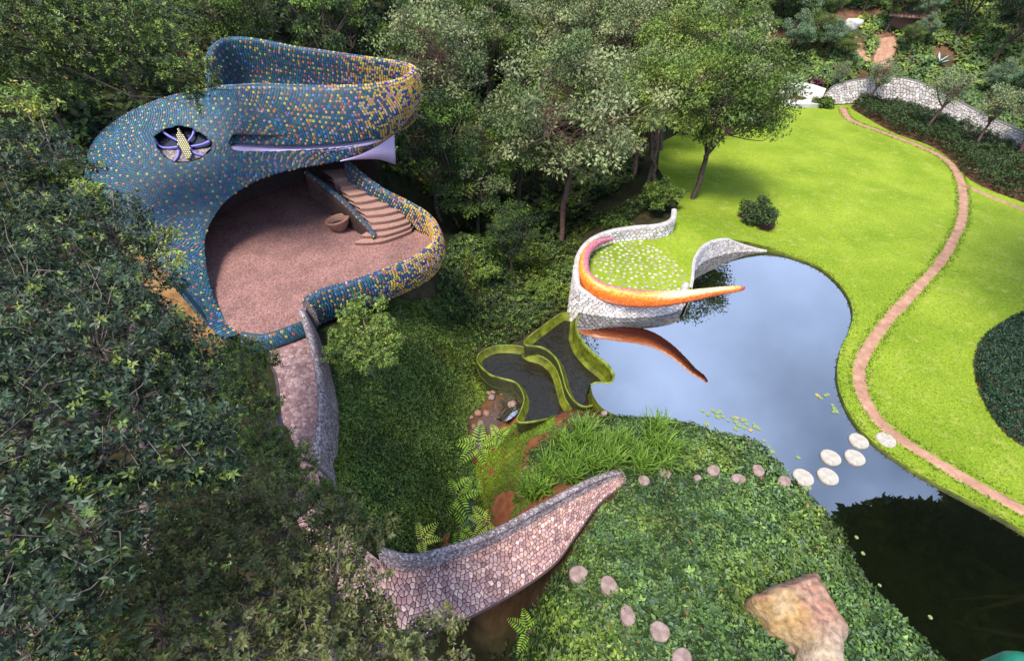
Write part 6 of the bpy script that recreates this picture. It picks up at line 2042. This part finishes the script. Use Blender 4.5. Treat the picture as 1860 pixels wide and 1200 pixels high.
# beds on the lawn
def shrub_bed(name, label, lst, dens, llen, h, pal, w, seed, k=5, hf=lawn_h, lumps=None):
    poly = spline(np.vstack([pts(lst, .15), pts(lst, .15)[:1]])[:, :2], 70, True) if len(lst) > 3 else pts(lst, .15)[:, :2]
    r2 = np.random.default_rng(seed)
    x, y = scatter_poly(poly, dens, r2)
    de = pdist(x, y, poly, True)
    prof = h * np.clip(de / .35, .15, 1) ** .5 * (.7 + .3 * vnoise(x, y, .8, seed) + .18 * vnoise(x, y, 2.2, seed))
    P = np.column_stack([x, y, hf(x, y) + prof * r2.uniform(.55, 1, len(x))])
    N = nrm(np.column_stack([0 * x, 0 * x, 1 + 0 * x]) + .5 * r2.normal(size=(len(x), 3)))
    V, F, C = rosettes(P, N, k, llen, pal, w, seed, LEAF2, .5, .8, .05)
    o = mobj(name, V, F, M['leaf'], None, False, C, kind='stuff', label=label)
    Vs, Ts = sheet(poly, lambda a, b: hf(a, b) + .03 + 0 * a, .4)
    mobj(name + '_soil', Vs, Ts, M['bedsoil'], o)
    return o
M['bedsoil'] = mat_noise('bed_soil', [(.3, (.05, .02, .012)), (.7, (.13, .055, .03))], scale=6, rough=.95, bump=.5)
shrub_bed('clipped_bed', 'dark clipped low bed with a rounded edge at the right of the lawn', [(1868, 560), (1810, 592), (1780, 622), (1770, 660), (1778, 705), (1800, 750), (1826, 785), (1866, 812), (1990, 880), (2080, 780), (2030, 600)], 230, .10, .32, [(.018, .045, .024), (.026, .060, .030), (.034, .072, .03)], [2, 2, 1], 61)
shrub_bed('juniper_bed', 'dark juniper and low leaves filling the bed between the path and the stone wall', [(1545, 196), (1560, 185), (1600, 178), (1680, 190), (1760, 225), (1850, 262), (1990, 330), (1990, 410), (1868, 368), (1790, 340), (1752, 318), (1728, 290), (1688, 264), (1618, 238)], 58, .17, 1.1, DEEP + [(.03, .06, .012), (.05, .085, .016)], [2, 2, 2, 2, 1], 62)

# low shrub on the lawn, shrub by the white wall
def round_shrub(name, label, px, py, r, llen, pal, w, seed, hf=lawn_h, z=.3, flat=.85, dens=70):
    c = Wz(px, py, z)
    zz = float(hf(c[0], c[1]))
    r2 = np.random.default_rng(seed)
    root = thing(name, label, 'shrub', (c[0], c[1], zz))
    bl = [(0, 0, r * .62, r * .75, flat)] + [(r * .6 * math.cos(a), r * .6 * math.sin(a), r * r2.uniform(.4, .85), r * r2.uniform(.4, .55), flat) for a in np.linspace(0, 6.28, 7)[:-1]]
    bl = [(0, 0, r * .5, r * .6, flat)] + [(r * q * math.cos(a), r * q * math.sin(a), r * r2.uniform(.3, 1.0) * flat / .85, r * r2.uniform(.28, .52), flat) for a, q in zip(np.linspace(0, 6.28, 8)[:-1] + r2.uniform(-.4, .4, 7), r2.uniform(.4, .85, 7))]
    B_ = np.array([c[0], c[1], zz])
    V, F, C, S_, E_ = sprigs([(q[0] + B_[0], q[1] + B_[1], q[2] + B_[2], q[3]) for q in bl], dens * .55, llen * 2.6, 3, 3, llen, pal, w, pal[-1:], seed, LEAF2, .5, cull=-1.1)
    V = V - B_
    V[:, 2] = np.maximum(V[:, 2], -.05)
    mobj('crown', V, F, M['leaf'], root, False, C)
    mb = MB()
    for i in range(8):
        mb.add(*limb(np.array([0, 0, -.1]), np.array(bl[i][:3]), .04, .012, r2, .2))
    mb.obj('stem', M['bark'], root, True)
    if name != 'round_shrub':
        return root
    th = np.linspace(0, 2 * np.pi, 20, endpoint=False)
    mobj('soil_ring', np.column_stack([1.02 * r * np.cos(th), 1.02 * r * np.sin(th), np.full(20, .03)]), [tuple(range(20))], M['bedsoil'], root)
    return root
round_shrub('round_shrub', 'dark rounded shrub standing alone on the lawn above the pond', 1374, 398, 1.12, .12, [(.03, .055, .02), (.05, .085, .028), (.08, .12, .04)], [3, 3, 1], 71)
round_shrub('low_shrub', 'low flat green shrub in front of the white wall', 1496, 190, .9, .16, MID, [2, 2, 1, 2], 72, flat=.45)
round_shrub('wall_shrub', 'bushy shrub spilling over the end of the stone wall under the yellow-green oak', 1195, 372, 1.15, .13, MID + YELG[:1], [2, 2, 2, 1, 1], 73, z=.8)
round_shrub('wall_shrub', 'leafy shrub behind the middle of the stone wall', 1125, 398, .95, .13, MID, [2, 2, 2, 1], 74, z=.6, hf=gz)
round_shrub('green_shrub', 'light green shrub on the slope right of the lower jaw', 880, 520, .8, .12, MID[1:] + YELG[:1], [2, 2, 1, 1], 75, hf=gz, z=-1.5)
round_shrub('green_shrub', 'light green shrub left of the stone wall above the cascade', 985, 520, .85, .12, MID[1:] + YELG[:1], [2, 2, 1, 1], 76, hf=gz, z=-1.5)
round_shrub('purple_shrub', 'small purple-leaved shrub left of the thin pale tree', 1478, 150, .7, .2, [(.14, .03, .07), (.10, .03, .05)], [1, 1], 77, hf=gz, z=1.5, dens=30)

# agave
AG = on_ground(1703, 118)
AGO = thing('agave', 'pale blue-grey agave rosette on the red hillside', 'agave', AG)
M['agave'] = mat_plain('agave_leaf', (.26, .36, .34), rough=.5, bump=.1)
for i in range(13):
    a = i * 2.4; ln = rng.uniform(1.1, 1.6)
    t_ = np.linspace(0, 1, 6)
    el = rng.uniform(.5, 1.2)
    c = np.column_stack([np.cos(a) * t_ * ln * math.cos(el), np.sin(a) * t_ * ln * math.cos(el), t_ * ln * math.sin(el) - .3 * t_ ** 2])
    s_ = np.array([-math.sin(a), math.cos(a), 0]) * .11
    wd = np.array([.8, 1, .95, .8, .5, .05])[:, None]
    G = np.stack([c - s_ * wd, c + np.array([0, 0, -.05]), c + s_ * wd], 1)
    grid_obj('leaf', G, M['agave'], AGO)

# strap-leaf clumps
def strap_clump(name, label, p, h, n, seed, pal):
    r2 = np.random.default_rng(seed)
    root = thing(name, label, 'plant', p, 'strap-leaf clumps by the footbridge')
    m = 6
    az = r2.uniform(0, 6.28, n); ln = h * r2.uniform(.7, 1.3, n); out = r2.uniform(.25, .8, n)
    b = r2.normal(size=(n, 2)) * .16
    t_ = np.linspace(0, 1, m)
    rad = out[:, None] * ln[:, None] * t_[None] ** 1.5
    zz = ln[:, None] * (t_[None] - .42 * out[:, None] * t_[None] ** 2.4)
    cx_ = b[:, 0:1] + rad * np.cos(az)[:, None]; cy_ = b[:, 1:2] + rad * np.sin(az)[:, None]
    w_ = .021 * np.array([.7, 1, 1, .9, .6, .08])
    sx = -np.sin(az)[:, None] * w_[None]; sy = np.cos(az)[:, None] * w_[None]
    V = np.stack([np.stack([cx_ - sx, cy_ - sy, zz], -1), np.stack([cx_ + sx, cy_ + sy, zz + .004], -1)], 2).reshape(n, m * 2, 3)
    F0 = np.array([(2 * i, 2 * i + 1, 2 * i + 3, 2 * i + 2) for i in range(m - 1)])
    F = (F0[None] + (np.arange(n) * m * 2)[:, None, None]).reshape(-1, 4)
    C = np.repeat(pick_cols(n, pal, [1] * len(pal), r2, .25), m * 2, 0)
    mobj('blades', V.reshape(-1, 3), F, M['grass'], root, False, C)
    return root
STRAP = [(1000, 850), (1040, 830), (985, 880), (1020, 800), (1062, 795), (1095, 812), (1075, 838), (1120, 800), (1150, 815), (1185, 800), (1215, 812), (1165, 840), (1205, 838), (1110, 836), (1035, 860), (965, 890), (1060, 775), (1190, 775)]
SPAL = [(.11, .20, .022), (.16, .26, .035), (.07, .14, .018)]
side_ = ['at the left end', 'along the back', 'in the middle', 'along the front', 'at the right end']
_zn = lambda a: 0 if a < 1050 else (1 if a < 1130 else 2)
_ord = ['leftmost', 'second from the left', 'third from the left', 'fourth from the left', 'fifth from the left', 'rightmost', 'last']
for i, (a, b) in enumerate(STRAP):
    rk_ = sorted([q for q in STRAP if _zn(q[0]) == _zn(a)]).index((a, b))
    p = on_ground(a, b + 8)
    zone = 'left group by the mossy bank' if a < 1050 else ('middle group above the kerb wall' if a < 1130 else 'right group near the pond')
    strap_clump('strap_leaf_clump', f'arching strap-leaf clump, {_ord[rk_]} in the {zone}', p, rng.uniform(.62, .82), 120, 200 + i, SPAL)


# ferns
def fern(label, p, nf, ln, seed, pal, az0=0, span=6.28):
    r2 = np.random.default_rng(seed)
    root = thing('fern', label, 'fern', p)
    for i in range(nf):
        az = az0 + span * (i + r2.uniform(-.25, .25)) / nf
        l = ln * r2.uniform(.8, 1.15); el = r2.uniform(.55, .95)
        t_ = np.linspace(0, 1, 20)
        c = np.column_stack([np.cos(az) * l * t_ * math.cos(el * .7), np.sin(az) * l * t_ * math.cos(el * .7), l * (t_ * math.sin(el) - .55 * t_ ** 2)])
        tg = nrm(np.gradient(c, axis=0)); sd = np.array([-math.sin(az), math.cos(az), 0.0])
        up_ = nrm(np.cross(tg, sd)); up_ = np.where(up_[:, 2:3] < 0, -up_, up_)
        P, A, N, L, = [], [], [], []
        for j in range(2, 20, 2):
            ll_ = l * .34 * (1.02 - t_[j]) ** .6 * min(1, t_[j] * 4)
            for s_ in (-1, 1):
                P.append(c[j]); A.append(sd * s_ + tg[j] * .45); N.append(up_[j]); L.append(ll_)
        P, A, N, L = map(np.array, (P, A, N, L))
        V, F, C = leaves(P, A, N, L, L * .16 + .02, pick_cols(len(P), pal, [1] * len(pal), r2, .15), LEAF6)
        fr = mobj('frond', V, F, M['grass'], root, False, C)
        Vt, Ft = tube(c, np.linspace(.008, .003, 20), 4, False)
        mobj('stalk', Vt, Ft, M['twig'], fr)
    return root
FP = [(.24, .40, .04), (.30, .46, .06), (.18, .32, .03)]
FY = [(.42, .50, .08), (.34, .45, .06)]
for i, (a, b, nf_, ln_, pal_, lab) in enumerate([(828, 905, 8, .75, FP, 'bright fern highest up the ferny slope left of the moss'), (860, 890, 6, .5, FP, 'small fern right beside the mossy red bank'), (835, 965, 8, .7, FP, 'bright fern just above the kerb wall of the footbridge'), (885, 955, 8, .62, FY, 'yellowish fern spreading over the kerb wall below the moss'), (765, 985, 7, .62, FY, 'yellow-green fern at the left end of the kerb wall'), (868, 815, 8, .8, FP, 'lacy fern beside the stream below the lower pool'), (905, 800, 6, .6, FP, 'lacy fern between stream and moss'), (860, 940, 7, .5, [(.02, .07, .06), (.03, .09, .07)], 'dark blue-green fern between the bright ferns'), (960, 1150, 6, .5, FP, 'fern in the dark gap below the footbridge'), (805, 990, 5, .32, [(.30, .10, .02), (.25, .12, .03)], 'small rust-coloured dying fern behind the kerb wall')]):
    fern(lab, on_ground(a, b) + np.array([0, 0, .12]), nf_ - 1, ln_ * 1.5, 300 + i, pal_, i)

# ------------------------------------------------------------------ grass blades over the lawn
def lawn_grass():
    r2 = np.random.default_rng(91)
    pth = np.vstack([p1]); 
    vp = np.array([Wz(a, b, .12)[:2] for a, b in [(1180, 470), (1250, 420), (1395, 445), (1500, 485), (1550, 560), (1530, 640), (1525, 700), (1560, 775), (1640, 840), (1860, 960), (1950, 1010), (1950, 300), (1745, 290), (1540, 200), (1420, 195), (1200, 260), (1200, 380)]])
    x, y = scatter_poly(vp, 260, r2)
    d = np.hypot(x, y)
    keep = r2.uniform(0, 1, len(x)) < np.clip((21 / d) ** 3, 0, 1) * (d < 30)
    x, y = x[keep], y[keep]
    c1 = spline(p1, 200)[:, :2]; c2 = spline(p2, 60)[:, :2]
    keep = (pdist(x, y, c1) > .30) & (pdist(x, y, c2) > .25) & ~pip(x, y, POND) & (pdist(x, y, np.array([Wz(1610, 798, .13)[:2]] * 2)) > .34) & pip(x, y, LAWN)
    x, y = x[keep], y[keep]
    n = len(x)
    P = np.column_stack([x, y, lawn_h(x, y) - .005])
    A = nrm(np.column_stack([r2.normal(size=(n, 2)) * .8, np.full(n, .75)]))
    N = nrm(r2.normal(size=(n, 3)) * .4 + np.array([0, 0, .8]))
    L = r2.uniform(.03, .065, n)
    dry = np.clip(vnoise(x, y, .9, 21) * .8 + vnoise(x, y, 3, 22) * .5, 0, 1)[:, None]
    C = pick_cols(n, [(.11, .20, .012), (.14, .24, .018), (.18, .27, .024)], [2, 3, 2], r2, .2)
    C = C * (1 - .5 * dry) + np.array((.38, .36, .09)) * .5 * dry
    V, F, CC = leaves(P, A, N, L, L * .45, C, LEAF2)
    mobj('lawn_grass', V, F, M['grass'], None, False, CC, kind='stuff', label='short bright green grass blades all over the lawn')
    # longer tufts along the edges of the lawn
    ed = np.vstack([far_s[12:, :2] + .0, c1[:-1] + .30 * nrm(np.column_stack([-np.gradient(c1[:, 1]), np.gradient(c1[:, 0])]))[:-1], c1[:-1] - .30 * nrm(np.column_stack([-np.gradient(c1[:, 1]), np.gradient(c1[:, 0])]))[:-1]])
    e_ = ed[r2.integers(0, len(ed), 9000)] + r2.normal(size=(9000, 2)) * .07 + r2.uniform(-.12, .12, (9000, 2))
    e_ = e_[(pdist(e_[:, 0], e_[:, 1], c1) > .24) & pip(e_[:, 0], e_[:, 1], LAWN)]
    n2 = len(e_)
    P2 = np.column_stack([e_, lawn_h(e_[:, 0], e_[:, 1]) - .01])
    A2 = nrm(np.column_stack([r2.normal(size=(n2, 2)) * .7, np.full(n2, .8)]))
    L2 = r2.uniform(.06, .15, n2)
    V2, F2, C2 = leaves(P2, A2, nrm(r2.normal(size=(n2, 3)) * .5 + np.array([0, 0, .6])), L2, L2 * .3, pick_cols(n2, [(.12, .22, .015), (.18, .28, .03), (.26, .26, .06)], [3, 2, 1], r2, .25), LEAF2)
    mobj('edge_grass', V2, F2, M['grass'], None, False, C2, kind='stuff', label='longer grass tufts along the path and pond edges of the lawn')
    print('grass', n)
lawn_grass()
tri = sum(sum(len(p.vertices) - 2 for p in me.polygons) if len(me.polygons) < 20000 else len(me.loops) - 2 * len(me.polygons) for me in bpy.data.meshes)
print('triangles', tri, 'objects', len(bpy.data.objects))
